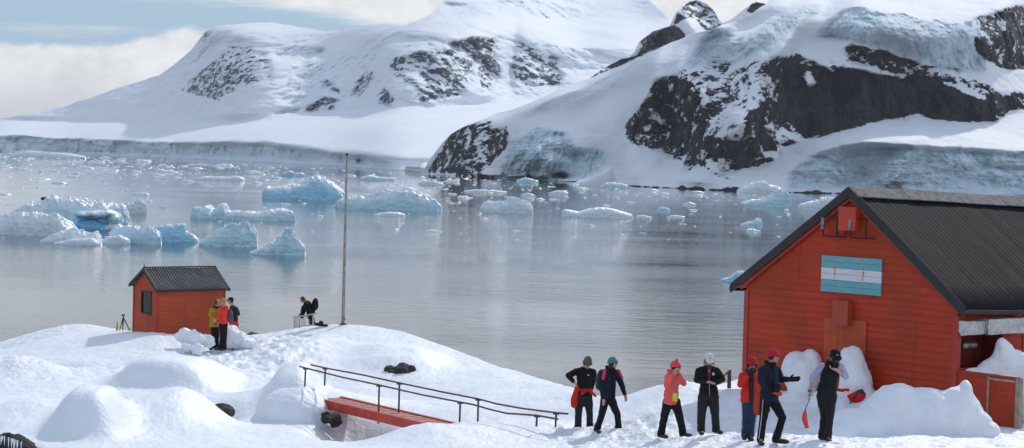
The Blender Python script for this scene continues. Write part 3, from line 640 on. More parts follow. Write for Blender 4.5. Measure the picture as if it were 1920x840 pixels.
# ---- snow banks and heaps
def heap(name, shapes, label, vox=.035, sm=9, disp=.085, ds=2.0, seed=0, cat='snow heap'):
    mb = MB(); c0 = None
    for (px, py, d, rx, ry, rz) in shapes:
        c = P(px, py, d); c0 = c if c0 is None else c0; mb.ell(c, (rx, 0, 0), (0, ry, 0), (0, 0, rz), 24, 14)
    r = blob(name, mb, SNOW, None, vox, sm, disp, ds, seed)
    me = r.data; n = len(me.vertices); co = np.empty(n*3); me.vertices.foreach_get('co', co); co = co.reshape(-1, 3); c0 = np.array([c0[0], c0[1], 10.3]); me.vertices.foreach_set('co', (co-c0).reshape(-1)); me.update(); r.location = Vector(c0)
    return tag(r, label, cat)
# ================================================================== BUILDINGS
def red_wood(name, a, b, c):
    t = NT(name); v = t.coord(); n = t.noise(t.coord((.6, .6, 5)), 1.6, 6, .65); n2 = t.noise(t.coord((1, 1, .25)), 9, 5, .7); n3 = t.noise(v, .9, 3, .5)
    col = t.mix(t.ss(n, .3, .7), a, b); col = t.mix(t.math('MULTIPLY', t.ss(n2, .52, .72), .45), col, c); col = t.mix(t.math('MULTIPLY', t.ss(n3, .42, .62), .65), col, c)
    wr = t.noise(t.coord((7, 7, .5)), 1., 6, .75); col = t.mix(t.math('MULTIPLY', t.ss(wr, .56, .70), .55), col, tuple(x*.38 for x in c)); fd = t.noise(v, 2.6, 7, .75); col = t.mix(t.math('MULTIPLY', t.ss(fd, .60, .72), .35), col, (.50, .16, .09))
    bl = t.sep(t.coord())[2]; fr = t.math('FRACT', t.math('DIVIDE', bl, .155)); ln = t.math('LESS_THAN', fr, .07)
    return t.fin(col, .6, t.bump(n2, .006), spec=.35)
RED = red_wood('red_boards', (.42, .032, .009), (.52, .052, .012), (.32, .040, .010))
ORG = red_wood('orange_red_boards', (.44, .065, .020), (.55, .085, .028), (.36, .060, .022))
REDT = paint((.38, .035, .018), .55, .2, 2.)
def roof_metal(name, c0, c1, c2, sc=1., stripe=0):
    t = NT(name)
    dt = t.n('ShaderNodeVectorMath', operation='DOT_PRODUCT'); t.put(dt.inputs[0], t.coord()); dt.inputs[1].default_value = (math.cos(R(40)), math.sin(R(40)), 0)
    cb = t.n('ShaderNodeCombineXYZ'); t.put(cb.inputs[0], t.math('MULTIPLY', dt.outputs['Value'], 16.)); t.put(cb.inputs[1], t.math('MULTIPLY', t.sep(t.coord())[2], 1.1))
    st = t.noise(cb.outputs[0], 1., 6, .75); bl = t.noise(t.coord(), 1.4*sc, 6, .7)
    k = t.math('MULTIPLY', t.ss(st, .38, .62), t.ss(bl, .3, .7))
    col = t.mix(k, c0, c1); col = t.mix(t.math('MULTIPLY', t.ss(st, .55, .72), t.ss(bl, .42, .6)), col, c2)
    if stripe:
        wv = t.math('SINE', t.math('MULTIPLY', dt.outputs['Value'], 2*PI/stripe)); col = t.mix(t.math('MULTIPLY', t.ss(wv, .0, .8), t.math('ADD', t.math('MULTIPLY', bl, .9), .1)), col, (.42, .40, .37))
    return t.fin(col, .8, t.bump(st, .01), spec=.15)
ROOFM = roof_metal('black_roof', (.004, .0045, .006), (.012, .0125, .016), (.075, .08, .095))
HROOF = roof_metal('grey_roof', (.05, .05, .05), (.10, .10, .098), (.30, .29, .27), 2., .105)
BLACKT = paint((.012, .013, .016), .5, .4, 4.)
GREYW = paint((.15, .145, .14), .8, .45, 6.)
PALEW = paint((.34, .27, .20), .8, .3, 6.)
METAL = paint((.25, .26, .27), .4, .3, 5., .004, .8)
RUST = paint((.05, .018, .012), .8, .4, 20.)
class Frame:
    def __init__(s, o, deg, sag=0.):
        s.o = np.array(o, float); a = R(deg); s.U = np.array([-math.sin(a), math.cos(a), 0]); s.V = np.array([math.cos(a), math.sin(a), 0]); s.sag = sag; s.Z = np.array([0, 0, 1.])
    def __call__(s, u, v, z): return np.array([s.o[0], s.o[1], 0])+s.U*u+s.V*v+np.array([0, 0, z-s.sag*v])
    def bx(s, mb, u0, u1, v0, v1, z0, z1):
        return mb.box(s((u0+u1)/2, (v0+v1)/2, (z0+z1)/2), s.U*(u1-u0)/2, s.V*(v1-v0)/2, s.Z*(z1-z0)/2)
def siding(mb, fn, nrm, z0, z1, width, pitch=.155, lap=.024, lo=None):
    """horizontal lapped boards: fn(a,z)->point, width(z)->(a0,a1)"""
    z = z0; n = np.asarray(nrm, float)
    while z < z1-.001:
        zz = min(z+pitch, z1); a0, a1 = width(z); b0, b1 = width(zz); a0, a1 = max(a0, min(b0, a0)), a1
        if a1-a0 < .02: break
        lo_ = n*lap; hi_ = n*.002; th = -n*.03
        v = [fn(a0, z)+lo_, fn(a1, z)+lo_, fn(b1, zz)+hi_, fn(b0, zz)+hi_, fn(a0, z)+th, fn(a1, z)+th, fn(b1, zz)+th, fn(b0, zz)+th]
        f = [(0, 1, 2, 3), (4, 7, 6, 5), (0, 4, 5, 1), (2, 6, 7, 3), (0, 3, 7, 4), (1, 5, 6, 2)]
        if np.dot(np.cross(v[1]-v[0], v[3]-v[0]), n) < 0: f = [q[::-1] for q in f]
        mb.add(v, f); z = zz
    return mb
def corrugated(name, fr, ua, za, ub, zb, v0, v1, per, amp, mat, par, th=.03, rows=6):
    nv = int((v1-v0)/per*6); vs = np.linspace(v0, v1, nv); V = np.zeros((rows*2, nv, 3))
    for j in range(rows):
        s = j/(rows-1); u = ua+(ub-ua)*s; z = za+(zb-za)*s
        for i, v in enumerate(vs):
            w = amp*math.sin(2*PI*v/per)+.006*math.sin(v*2.1+s*3)+.008*float(vnoise(np.array([v*3., s*2., 5.]))); V[j, i] = fr(u, v, z+w); V[2*rows-1-j, i] = fr(u, v, z+w-th)
    V -= np.array(par.location)
    return gridobj(name, V, mat, None, par, flip=(ub-ua) > 0)
# ---------------- big house
HF = Frame(P(1790, 780, 46.), 40.)
HR = Frame(P(1790, 780, 46.), 40., .033)
HW, HU = 6.3, 3.07
ZR, ZL, ZT = 15.36, 12.93, 12.86
rz_l = lambda u: ZR-(ZR-ZL)/(6.69-HU)*(u-HU)
rz_r = lambda u: ZR-(ZR-ZT)/(HU+.27)*(HU-u)
house = thing('house', 'big red wooden house with black corrugated roof and a painted flag on its gable', 'house', HF(3, 3, 10.2))
def gw(z):
    return (max(0, HU-(ZR-.16-z)/((ZR-ZT)/(HU+.27))) if z > rz_r(0)-.16 else 0., min(HW, HU+(ZR-.16-z)/((ZR-ZL)/(6.69-HU))) if z > rz_l(HW)-.16 else HW)
m = MB(); siding(m, lambda a, z: HF(a, 0, z), -HF.V, 9.4, ZR-.17, gw)
part('gable_wall', m, RED, house)
m = MB()       # long wall boards with an opening
def lw(v0, v1): return lambda z: (v0, v1)
siding(m, lambda a, z: HF(0, a, z), -HF.U, 9.4, 11.57, lw(.0, 8.6)); siding(m, lambda a, z: HF(0, a, z), -HF.U, 11.57, 12.27, lw(1.55, 8.6)); siding(m, lambda a, z: HF(0, a, z), -HF.U, 12.27, 12.74, lw(.0, 8.6))
siding(m, lambda a, z: HF(HW, a, z), HF.U, 9.4, 12.74, lw(0, 8.6))
part('side_wall', m, RED, house)
m = MB(); m.prism([HF(0, 8.6, 9.4), HF(HW, 8.6, 9.4), HF(HW, 8.6, 12.8), HF(HU, 8.6, ZR-.5), HF(0, 8.6, 12.6)], HF.V*.05); part('back_wall', m, RED, house)
m = MB(); HF.bx(m, HW-.10, HW+.035, -.035, 0, 9.4, 12.85); part('corner_trim', m, REDT, house); m = MB(); HF.bx(m, -.04, -.018, 2.28, 2.40, 9.4, 12.66); part('wall_batten', m, REDT, house)
m = MB()
HF.bx(m, -.035, .10, -.035, .0, 9.4, 12.70); HF.bx(m, -.035, -.018, .0, .09, 9.4, 12.70)
part('corner_trim', m, REDT, house)
corrugated('roof', HR, HU, ZR, -.27, ZT, -.12, 8.9, .16, .004, ROOFM, house)
o = bpy.data.objects['roof']
o2 = corrugated('roof', HR, HU, ZR, 6.69, ZL, -.12, 8.9, .16, .004, ROOFM, house)
m = MB()       # red soffit boards under the overhang
for (ua, za, ub, zb) in ((HU, ZR, -.22, rz_r(-.22)), (HU, ZR, 6.63, rz_l(6.63))):
    p = [HR(ua, -.10, za-.05), HR(ub, -.10, zb-.05), HR(ub, 8.8, zb-.05), HR(ua, 8.8, za-.05)]; m.prism(p, (0, 0, -.03))
part('soffit', m, REDT, house)
m = MB()       # black bargeboards and gutter edge
for (ub, zb) in ((-.27, ZT), (6.69, ZL)):
    a = HR(HU, -.15, ZR+.02); b = HR(ub, -.15, zb+.02); m.prism([a, b, b-(0, 0, .19), a-(0, 0, .20)], HF.V*.035)
    m.tube([HR(HU, -.12, ZR+.03), HR(ub, -.12, zb+.03)], .035, 8)
a = HR(-.29, -.16, ZT+.0); b = HR(-.29, 8.9, ZT+.0); m.prism([a, b, b-(0, 0, .09), a-(0, 0, .09)], HF.U*.025)
a = HR(6.71, -.16, ZL+.0); b = HR(6.71, 8.9, ZL+.0); m.prism([a, b, b-(0, 0, .12), a-(0, 0, .12)], HF.U*-.025)
part('bargeboard', m, BLACKT, house)
m = MB()       # red inner verge board under the black one
for (ub, f_) in ((-.05, rz_r), (6.4, rz_l)):
    a = HR(HU, -.09, ZR-.16); b = HR(ub, -.09, f_(ub)-.16); m.prism([a, b, b-(0, 0, .10), a-(0, 0, .10)], HF.V*.03)
part('verge_board', m, REDT, house)
m = MB()       # weathered ridge boards
for k in range(5):
    v0 = -.16+k*1.82; v1 = v0+1.81; dz = .006*(k % 2)
    for sgn in (-1, 1):
        sl = (ZR-ZT)/(HU+.27) if sgn < 0 else (ZR-ZL)/(6.69-HU); w_ = .30
        a, b = HR(HU, v0, ZR+.045+dz), HR(HU, v1, ZR+.045+dz); c_, d_ = HR(HU+sgn*w_, v1, ZR+.045+dz-sl*w_), HR(HU+sgn*w_, v0, ZR+.045+dz-sl*w_)
        m.prism([a, b, c_, d_], (0, 0, .022))
part('ridge_cap', m, GREYW, house)
# flag painted on boards
def flagmat():
    t = NT('flag_paint'); z = t.sep(t.coord())[2]; v = t.coord()
    lo, hi = 12.99-house.location.z, 13.82-house.location.z; f = t.math('DIVIDE', t.math('SUBTRACT', z, lo), hi-lo)
    w = t.math('MULTIPLY', t.math('GREATER_THAN', f, .345), t.math('LESS_THAN', f, .665))
    n = t.noise(v, 12, 5, .7); n2 = t.noise(t.coord((1, 1, 6)), 3, 5, .6)
    col = t.mix(w, t.mix(t.ss(n2, .3, .7), (.12, .36, .42), (.17, .43, .48)), t.mix(t.ss(n2, .3, .7), (.62, .64, .68), (.72, .73, .76)))
    col = t.mix(t.math('MULTIPLY', t.ss(n, .62, .74), .5), col, (.30, .27, .24))
    g = t.math('LESS_THAN', t.math('FRACT', t.math('MULTIPLY', f, 6.)), .045)
    col = t.mix(t.math('MULTIPLY', g, .75), col, (.05, .10, .11)); return t.fin(col, .6, t.bump(g, -.01))
m = MB(); HF.bx(m, 2.127, 3.91, -.048, -.019, 12.99, 13.82); fl = part('flag_panel', m, flagmat(), house)
rnd = random.Random(4)
for uu in (3.50, 2.66):
    for k in range(11):
        z = 13.03+k*.075; r_ = rnd.choice((.012, .018, .024)) if 3 < k < 8 else .008; c = HF(uu+rnd.uniform(-.012, .012), -.05, z); m = MB(); m.ell(c, HF.U*r_, HF.V*.006, HF.Z*r_*rnd.uniform(1, 2.4), 8, 5); part('rusty_screw', m, paint((.55, .22, .04), .8, .3, 30), fl)
# faint worn remains of the emblem in the white band
for (uu, dz, w_) in ((3.22, 0, .05), (3.14, .012, .03), (3.02, -.006, .04), (2.93, .006, .05), (3.08, -.05, .03)):
    m = MB(); HF.bx(m, uu-w_/2, uu+w_/2, -.0505, -.0475, 13.42+dz-.004, 13.42+dz+.004); part('emblem_mark', m, paint((.45, .42, .42), .8), fl)
m = MB(); HF.bx(m, 2.79, 3.30, -.22, -.02, 14.42, 14.96); part('hatch_cover', m, paint((.52, .05, .02), .5, .12, 2), house, bevel=.008)
m = MB(); HF.bx(m, 2.95, 3.41, -.20, -.02, 12.26, 12.83); part('wall_box', m, paint((.40, .055, .022), .5, .15, 2), house, bevel=.008)
m = MB()
for k in range(6): HF.bx(m, 2.52+k*.208, 2.52+k*.208+.203, -.055, -.02, 9.6, 12.41-.015*(k % 2))
part('plank_door', m, ORG, house)
for (ua, ub, lp) in ((3.34, 3.75, 1), (2.49, 2.93, 1)):
    m = MB(); t_ = .018; z0, z1 = 14.27, 14.71; vv = -.20
    m.tube([HF(ub, vv, z0), HF(ub, vv, z1)], t_); m.tube([HF(ua, vv, z0), HF(ua, vv, z1)], t_*1.4); m.tube([HF(ub, vv, z1), HF(ua-.06, -.02, z1)], t_); m.tube([HF(ub, vv, z0), HF(ua-.12, -.02, z0)], t_)
    br = part('lamp_bracket', m, RUST, house)
    m = MB(); m.tube([HF(ub, vv-.02, z1-.02), HF(ub, vv-.02, z1-.24)], [.04, .05], 12); m.ball(HF(ub, vv-.02, z1-.25), .045); part('lamp', m, METAL, br, True)
m = MB(); m.tube([HF(3.20, -.03, 14.40), HF(3.22, -.1, 14.33), HF(3.12, -.12, 14.31), HF(3.08, -.1, 14.34)], .012); part('hook', m, RUST, house)
# recess in the long wall
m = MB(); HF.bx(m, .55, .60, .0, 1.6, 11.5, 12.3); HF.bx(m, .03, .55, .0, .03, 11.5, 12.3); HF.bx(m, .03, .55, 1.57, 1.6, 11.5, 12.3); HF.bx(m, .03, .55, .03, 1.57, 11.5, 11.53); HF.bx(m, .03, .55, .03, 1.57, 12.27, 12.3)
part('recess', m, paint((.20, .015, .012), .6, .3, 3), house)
m = MB(); HF.bx(m, -.02, .05, .04, .10, 11.57, 12.2); part('window_post', m, PALEW, house)
m = MB(); m.tube([HF(.10, .30, 12.05), HF(.12, .75, 12.05)], .085, 16); l_ = part('cylinder', m, METAL, house, True)
m = MB()
def crumple(mb, u0, u1, v0, v1, z0, z1, seed, n=14):
    """wrapped duct: box section with dented sides"""
    V = []; sec = [(u0, z0), (u0-.0, (z0+z1)/2), (u0, z1), ((u0+u1)/2, z1+.01), (u1, z1), (u1, z0+.07), ((u0+u1)/2, z0-.02)]
    for i in range(n+1):
        v = v0+(v1-v0)*i/n
        for k, (a, b) in enumerate(sec):
            d = float(vnoise(np.array([v*6, k*1.7, seed])))*.018; V.append(HF(a-d, v, b+d*.7))
    q = len(sec); f = [(i*q+k, i*q+(k+1) % q, (i+1)*q+(k+1) % q, (i+1)*q+k) for i in range(n) for k in range(q)]
    f += [tuple(range(q))[::-1], tuple(range(n*q, (n+1)*q))]; return mb.add(V, f)
crumple(m, -.24, -.03, -.02, .66, 12.32, 12.60, 1)
foil = NT('foil_wrap'); _v = foil.coord(); _n = foil.noise(_v, 5, 5, .6, .5); foil = foil.fin(foil.mix(foil.ss(_n, .3, .7), (.42, .41, .39), (.66, .66, .64)), .42, foil.bump(_n, .05), metal=.35)
crumple(m, -.28, -.03, .67, 2.02, 12.30, 12.63, 5, 26); part('duct_wrap', m, foil, house)
m = MB(); m.tube([HF(-.29, .68, 12.64), HF(-.29, .66, 12.32), HF(-.1, .66, 12.27)], .012); part('strap', m, BLACKT, bpy.data.objects['duct_wrap'])
# ---------------- board enclosure running out from the corner
enc = thing('board_fence', 'low red board fence with a pale end post, right of the big house corner', 'fence', HF(-.8, 0, 10.3))
m = MB()
for k in range(5): HF.bx(m, -1.6, -.04, -.0, .03, 9.9+k*.32, 9.9+k*.32+.315)
part('panel', m, RED, enc)
m = MB(); HF.bx(m, -1.66, -.04, -.03, .055, 11.50, 11.545); part('top_rail', m, REDT, enc)
m = MB(); HF.bx(m, -.90, -.86, -.035, -.002, 9.9, 11.49); HF.bx(m, -1.56, -.90, -.03, -.002, 11.42, 11.47); part('batten', m, PALEW, enc)
m = MB(); HF.bx(m, -1.72, -1.60, -.05, .06, 9.7, 11.52); part('post', m, PALEW, enc, bevel=.006)
# black rack with coiled gear beyond the fence post, at the picture edge
rk = thing('wire_rack', 'black wire rack with dark coils behind the pale fence post at the right picture edge', 'rack', HF(-1.6, .7, 10.3))
m = MB()
for z in (10.5, 10.8, 11.1, 11.32): m.bar(HF(-1.5, .55, z), HF(-2.4, .9, z), .03, .03 if z < 11.3 else .12)
for u in (-1.55, -2.35): m.bar(HF(u, .6, 10.2), HF(u, .6, 11.35), .03, .03)
part('frame', m, BLACKT, rk)
m = MB()
for k in range(3): m.tube([HF(-1.85+.14*math.cos(a), .72, 10.55+k*.07+.05*math.sin(a)) for a in np.linspace(0, 2*PI, 14)], .03, 8)
part('coil', m, BLACKT, rk, True)
# ---------------- snow heaps round the house
heap('snow_heap', [(1506, 700, 49, .46, .5, .48), (1492, 690, 49, .34, .4, .40), (1520, 686, 49, .30, .4, .38), (1506, 735, 48.8, .36, .5, .5), (1500, 775, 48.5, .9, .9, .5)], 'rounded snow pillar against the red gable, left of the bearded man in the vest')
heap('snow_heap', [(1600, 705, 47.6, .30, .4, .66), (1603, 730, 47.5, .38, .5, .62), (1612, 752, 47.4, .42, .5, .4), (1560, 760, 47.5, .6, .6, .35), (1590, 672, 47.6, .16, .3, .22)], 'tall narrow snow mound with the red pack at its foot, right of the bearded man')
heap('snow_heap', [(1680, 795, 43.9, .72, .8, .82), (1745, 795, 43.9, .9, .8, .76), (1790, 795, 43.8, .65, .7, .78), (1808, 768, 43.8, .17, .5, .60), (1822, 805, 43.6, .42, .5, .50), (1645, 800, 43.8, .45, .7, .62), (1842, 815, 43.5, .35, .5, .3)], 'long smooth snow drift below the gable with a small horn at its right end')
heap('snow_heap', [(1600, 805, 43.4, .75, .7, .42), (1560, 815, 42.8, .5, .6, .25)], 'low snow swell in front of the red pack, left of the long drift', disp=.03)
heap('snow_heap', [(1882, 690, 46.1, .30, .3, .62), (1868, 715, 46.1, .55, .35, .55), (1905, 715, 46.2, .42, .4, .70), (1838, 712, 46.0, .45, .3, .28), (1930, 735, 46.3, .5, .5, .8), (1878, 650, 46.1, .14, .25, .2)], 'steep peaked snow heap piled into the wall opening under the foil-wrapped duct')
# ---------------- small hut
UF = Frame(P(294, 626, 72.), 39.)
hut = thing('hut', 'small orange-red hut with a grey corrugated roof on the snowy ridge', 'hut', UF(.8, 1.3, 9.4))
hw, hl = 1.6, 2.62; hE, hR_ = 11.10, 11.70
hg = lambda z: (max(0., .8-(hR_-.03-z)/.76), min(hw, .8+(hR_-.03-z)/.76)) if z > hE else (0., hw)
m = MB(); siding(m, lambda a, z: UF(a, 0, z), -UF.V, 9.0, 10.17, lambda z: (0, hw), .13); siding(m, lambda a, z: UF(a, 0, z), -UF.V, 10.17, 10.94, lambda z: (0, .39), .13); siding(m, lambda a, z: UF(a, 0, z), -UF.V, 10.17, 10.94, lambda z: (1.05, hw), .13); siding(m, lambda a, z: UF(a, 0, z), -UF.V, 10.94, hR_-.05, hg, .13)
siding(m, lambda a, z: UF(0, a, z), -UF.U, 9.0, hE, lambda z: (0, hl), .13); siding(m, lambda a, z: UF(hw, a, z), UF.U, 9.0, hE, lambda z: (0, hl), .13); siding(m, lambda a, z: UF(a, hl, z), UF.V, 9.0, hR_-.05, hg, .13)
part('wall', m, ORG, hut)
for (u, v) in ((0, 0), (hw, 0), (0, hl), (hw, hl)): m = MB(); m.box(UF(u, v, 10.05), UF.U*.035, UF.V*.035, (0, 0, 1.04)); part('corner_board', m, REDT, hut)
corrugated('roof', UF, .8, hR_+.02, -.12, hR_+.02-.92*.72, -.10, hl+.12, .105, .016, HROOF, hut, .02)
corrugated('roof', UF, .8, hR_+.02, 1.74, hR_+.02-.94*.62, -.10, hl+.12, .105, .016, HROOF, hut, .02)
m = MB()
for v in (-.13, hl+.10):
    for (u, sl) in ((-.14, .72), (1.76, .62)):
        a = UF(.8, v, hR_+.04); b = UF(u, v, hR_+.04-abs(u-.8)*sl); m.prism([a, b, b-(0, 0, .13), a-(0, 0, .13)], UF.V*.03)
for (u, sl) in ((-.16, .72), (1.77, .62)): z = hR_+.02-abs(u-.8)*sl; m.bar(UF(u, -.13, z-.03), UF(u, hl+.13, z-.03), .03, .07)
part('bargeboard', m, BLACKT, hut)
m = MB(); m.tube([UF(.8, -.12, hR_+.05), UF(.8, hl+.12, hR_+.05)], .022); part('ridge_cap', m, BLACKT, hut)
m = MB(); m.tube([UF(.86, -.05, hR_+.02), UF(.86, -.05, hR_+.17)], .014); part('spike', m, BLACKT, hut)
m = MB(); f_ = .05
for (a0, a1, z0, z1) in ((.37, 1.07, 10.15, 10.21), (.37, 1.07, 10.90, 10.96), (.37, .37+f_, 10.21, 10.90), (1.07-f_, 1.07, 10.21, 10.90)): UF.bx(m, a0, a1, -.04, .01, z0, z1)
wi = part('window', m, BLACKT, hut)
gl = NT('dark_glass').fin((.01, .013, .016), .08, spec=.6)
m = MB(); UF.bx(m, .42, 1.02, .0, .012, 10.21, 10.90); part('pane', m, gl, wi)
# ---------------- flagpole
fp = P(643, 609, 76.); fz = fp.copy(); fp_t = P(650.5, 287, 76.)
pole = thing('flagpole', 'tall weathered wooden flagpole without a flag on the snow ridge', 'flagpole', fp)
m = MB(); m.tube([fp-(0, 0, .8)]+[fp+(fp_t-fp)*k/8 for k in range(9)], [.065]+[.062-.030*k/8 for k in range(9)], 12); part('pole', m, paint((.30, .26, .22), .8, .3, 6), pole, True)
m = MB(); m.tube([fp+(fp_t-fp)*.985, fp_t], .045, 10); part('cap', m, RUST, pole)
m = MB(); q = fp+(fp_t-fp)*.035; m.bar(q+(.05, -.05, 0), q+(.10, -.06, 0), .03, .03); m.bar(q+(.10, -.06, -.06), q+(.10, -.06, .08), .025, .025); part('cleat', m, RUST, pole)
m = MB(); m.tube([fp+(-.12, -.05, .02), fp+(0, -.09, .05), fp+(.12, -.05, .03), fp+(.05, .08, .03), fp+(-.12, -.05, .02)], .022); part('rope_coil', m, RUST, pole)
# ---------------- footbridge with handrails
A = P(590, 746, 54.); B = P(815, 799, 49.); L_ = np.linalg.norm(B-A); tb = (B-A)/L_; sd_ = np.cross(tb, (0, 0, 1)); sd_ /= np.linalg.norm(sd_)
if sd_[1] < 0: sd_ = -sd_
upv = np.cross(tb, sd_); upv = upv if upv[2] > 0 else -upv
STEEL = paint((.48, .035, .015), .5, .25, 3)
fb = thing('footbridge', 'red steel footbridge with thin pipe handrails across the snowy gully', 'footbridge', (A+B)/2-(0, 0, .4))
W_b = .72
def chan(mb, o): mb.box((A+B)/2+o-upv*.10, tb*L_/2, sd_*.012, upv*.10); mb.box((A+B)/2+o+sd_*.03+upv*.003, tb*L_/2, sd_*.045, upv*.008); mb.box((A+B)/2+o+sd_*.03-upv*.202, tb*L_/2, sd_*.045, upv*.008)
for k in (0, 1):
    m = MB(); chan(m, sd_*W_b*k); part('beam', m, STEEL, fb)
m = MB(); n = 19
for i in range(n):
    c = A+(B-A)*(i+.5)/n+sd_*W_b/2-upv*.03; m.box(c, tb*L_/n*.40, sd_*(W_b/2-.03), upv*.014)
part('deck', m, paint((.50, .20, .14), .75, .4, 5), fb)
for k in (.0, W_b): m = MB(); m.box(B-tb*.85+sd_*k-upv*.42, tb*.05, sd_*.04, upv*.20); part('leg', m, STEEL, fb)
RAIL = paint((.10, .045, .04), .6, .3, 8); POST = paint((.05, .055, .065), .5, .3, 8)
def dline(x): return np.interp(x, [560, 590, 815, 1065], [54.7, 54, 49.2, 45.6])
near = [(562, 687), (573, 690), (640, 707), (711, 722), (790, 740), (863, 754), (885, 758), (920, 768), (950, 775), (1007, 779), (1030, 783), (1046, 786)]
far = [(583, 684), (610, 690), (680, 703), (749, 718), (830, 735), (897, 748), (930, 757), (980, 766), (1043, 774), (1065, 776)]
for pl, dd, posts in ((near, 0., [(573, 690, 719), (711, 722, 788), (863, 754, 792), (1007, 779, 794)]), (far, .9, [(610, 690, 717), (749, 718, 772), (897, 748, 792), (1043, 774, 795)])):
    m = MB(); m.tube([P(x, y, dline(x)+dd) for x, y in pl], .021, 8); part('handrail', m, RAIL, fb, True)
    for (x, y0, y1) in posts:
        t0 = P(x, y0, dline(x)+dd); b0 = P(x-1.5, y1+6, dline(x)+dd); m = MB(); m.tube([b0, t0], .023, 8); m.bar(t0-(.07, 0, .025), t0+(.07, 0, -.025), .05, .03); part('rail_post', m, POST, fb)
# ---------------- short handrail by the house
hr = thing('handrail', 'short red handrail on a dark post between the white-capped woman and the red house', 'handrail', P(1367, 722, 50.))
m = MB(); m.bar(P(1367, 728, 50.), P(1367.5, 693, 50.), .085, .085, (0, 1, 0)); part('post', m, POST, hr)
m = MB(); m.bar(P(1366, 695, 50.), P(1344, 715, 49.), .06, .05); m.tube([P(1344, 715, 49.), P(1336, 722, 48.5)], .02); part('rail', m, paint((.30, .07, .045), .6), hr)
# ---------------- rocks showing through
def rock(px, py, d, rx, ry, rz, label, seed, extra=()):
    m = MB(); c = P(px, py, d); m.ell(c, (rx, 0, 0), (0, ry, 0), (0, 0, rz), 20, 12)
    for (dx, dy, dz, r) in extra: m.ell(c+(dx, dy, dz), (r*1.1, 0, .1*r), (0, r, 0), (0, 0, r*.8), 14, 9)
    o = blob('rock', m, ROCK, None, .035, 1, .16, 3.2, seed)
    me = o.data; n = len(me.vertices); co = np.empty(n*3); me.vertices.foreach_get('co', co); me.vertices.foreach_set('co', (co.reshape(-1, 3)-c).reshape(-1)); me.update(); o.location = Vector(c); return tag(o, label, 'rock')
g = gz(750, 64.5)
rock(752, 699, 64.6, .42, .40, .26, 'bare dark rock poking from the snow slope above the footbridge', 3, ((-.28, 0, .08, .2), (.2, -.05, .06, .2), (.36, 0, -.10, .16)))
rock(416, 773, 52.6, .30, .35, .16, 'dark rock in the notch at the foot of the snow domes, left foreground', 5, ((.18, 0, .03, .12), (-.15, 0, .0, .13)))
rock(618, 785, 52.6, .26, .4, .14, 'dark rocks under the left end of the red footbridge', 7, ((.15, -.05, -.10, .14), (-.15, 0, .10, .12)))
rock(18, 838, 42.2, .55, .4, .20, 'dark rock hollow hung with icicles in the bottom left corner', 9, ((.3, 0, -.05, .15),))
rock(476, 628, 77.3, .20, .3, .07, 'dark sliver of rock on the ridge to the right of the hut', 13)
m = MB(); rnd = random.Random(3)
for k in range(16):
    x = rnd.uniform(-10, 40); q = P(x, 818+max(0, x-10)*.35, 41.6); ln_ = rnd.uniform(.08, .25); m.tube([q, q-(0, 0, ln_*.5), q-(0, 0, ln_)], [.014, .009, .002], 6)
ic_ = thing('icicles', 'row of small icicles over the dark hollow in the bottom left corner', 'icicles', P(15, 820, 41.6), None); part('icicle_row', m, NT('clear_ice').fin((.75, .85, .9), .15), ic_, True)
heap('snow_heap', [(556, 778, 53.8, 1.0, 1.2, .70), (582, 772, 53.5, .50, .7, .42)], 'snow bank burying the left end of the red footbridge', .03, 5, .07, 2.2, 31)
# rough snow clods by the hut
heap('snow_heap', [(345, 632, 69.5, .28, .3, .22), (365, 636, 69.4, .40, .35, .24), (385, 640, 69.6, .30, .3, .20), (352, 652, 68.6, .22, .3, .16), (368, 655, 68.3, .20, .25, .14)], 'knobbly heap of dug-out snow in front of the small hut', .03, 2, .16, 4.5, 4)
heap('snow_heap', [(432, 632, 71., .30, .4, .42), (444, 638, 71., .36, .4, .32), (458, 644, 71., .42, .4, .20), (425, 642, 70.9, .4, .35, .22)], 'snow heap hiding the legs of the man in the red bib', .03, 3, .09, 3.5, 8)
# ---------------- tripod and bottle by the hut
tp = P(231, 595, 74.); tg = P(231, 622, 74.)
tr_ = thing('tripod', 'black camera tripod standing in the snow left of the small hut', 'tripod', tg)
for (x, y, dd) in ((224, 621, 0), (230, 621, -.3), (243, 619, .0)):
    m = MB(); m.tube([tp, P((231+x)/2, (595+y)/2, 74+dd/2), P(x, y, 74.+dd)], [.022, .018, .012], 6); part('leg', m, BLACKT, tr_)
m = MB(); m.tube([tp-(0, 0, .25), tp+(0, 0, .06)], .022); m.box(tp+(0, 0, .08), (.05, 0, 0), (0, .04, 0), (0, 0, .025)); part('head', m, BLACKT, tr_)
yb = thing('bottle', 'yellow bottle standing in the snow left of the tripod', 'bottle', P(219.5, 619, 74.))
m = MB(); q = P(219.5, 620, 74.); m.tube([q, q+(0, 0, .17), q+(0, 0, .20), q+(0, 0, .25)], [.045, .045, .02, .02], 10); part('body', m, paint((.55, .42, .04), .5), yb, True)
m = MB(); m.tube([q+(0, 0, .25), q+(0, 0, .28)], .024, 10); part('cap', m, BLACKT, yb)
m = MB(); q = P(243, 620, 73.8); m.ell(q+(0, 0, .04), (.07, 0, .0), (0, .04, 0), (0, 0, .045)); o = part('pouch', m, paint((.50, .40, .05), .6), None, True)
me = o.data; me.transform(Matrix.Translation(-Vector(q))); o.location = Vector(q); tag(o, 'small yellow pouch at the right foot of the tripod', 'pouch')
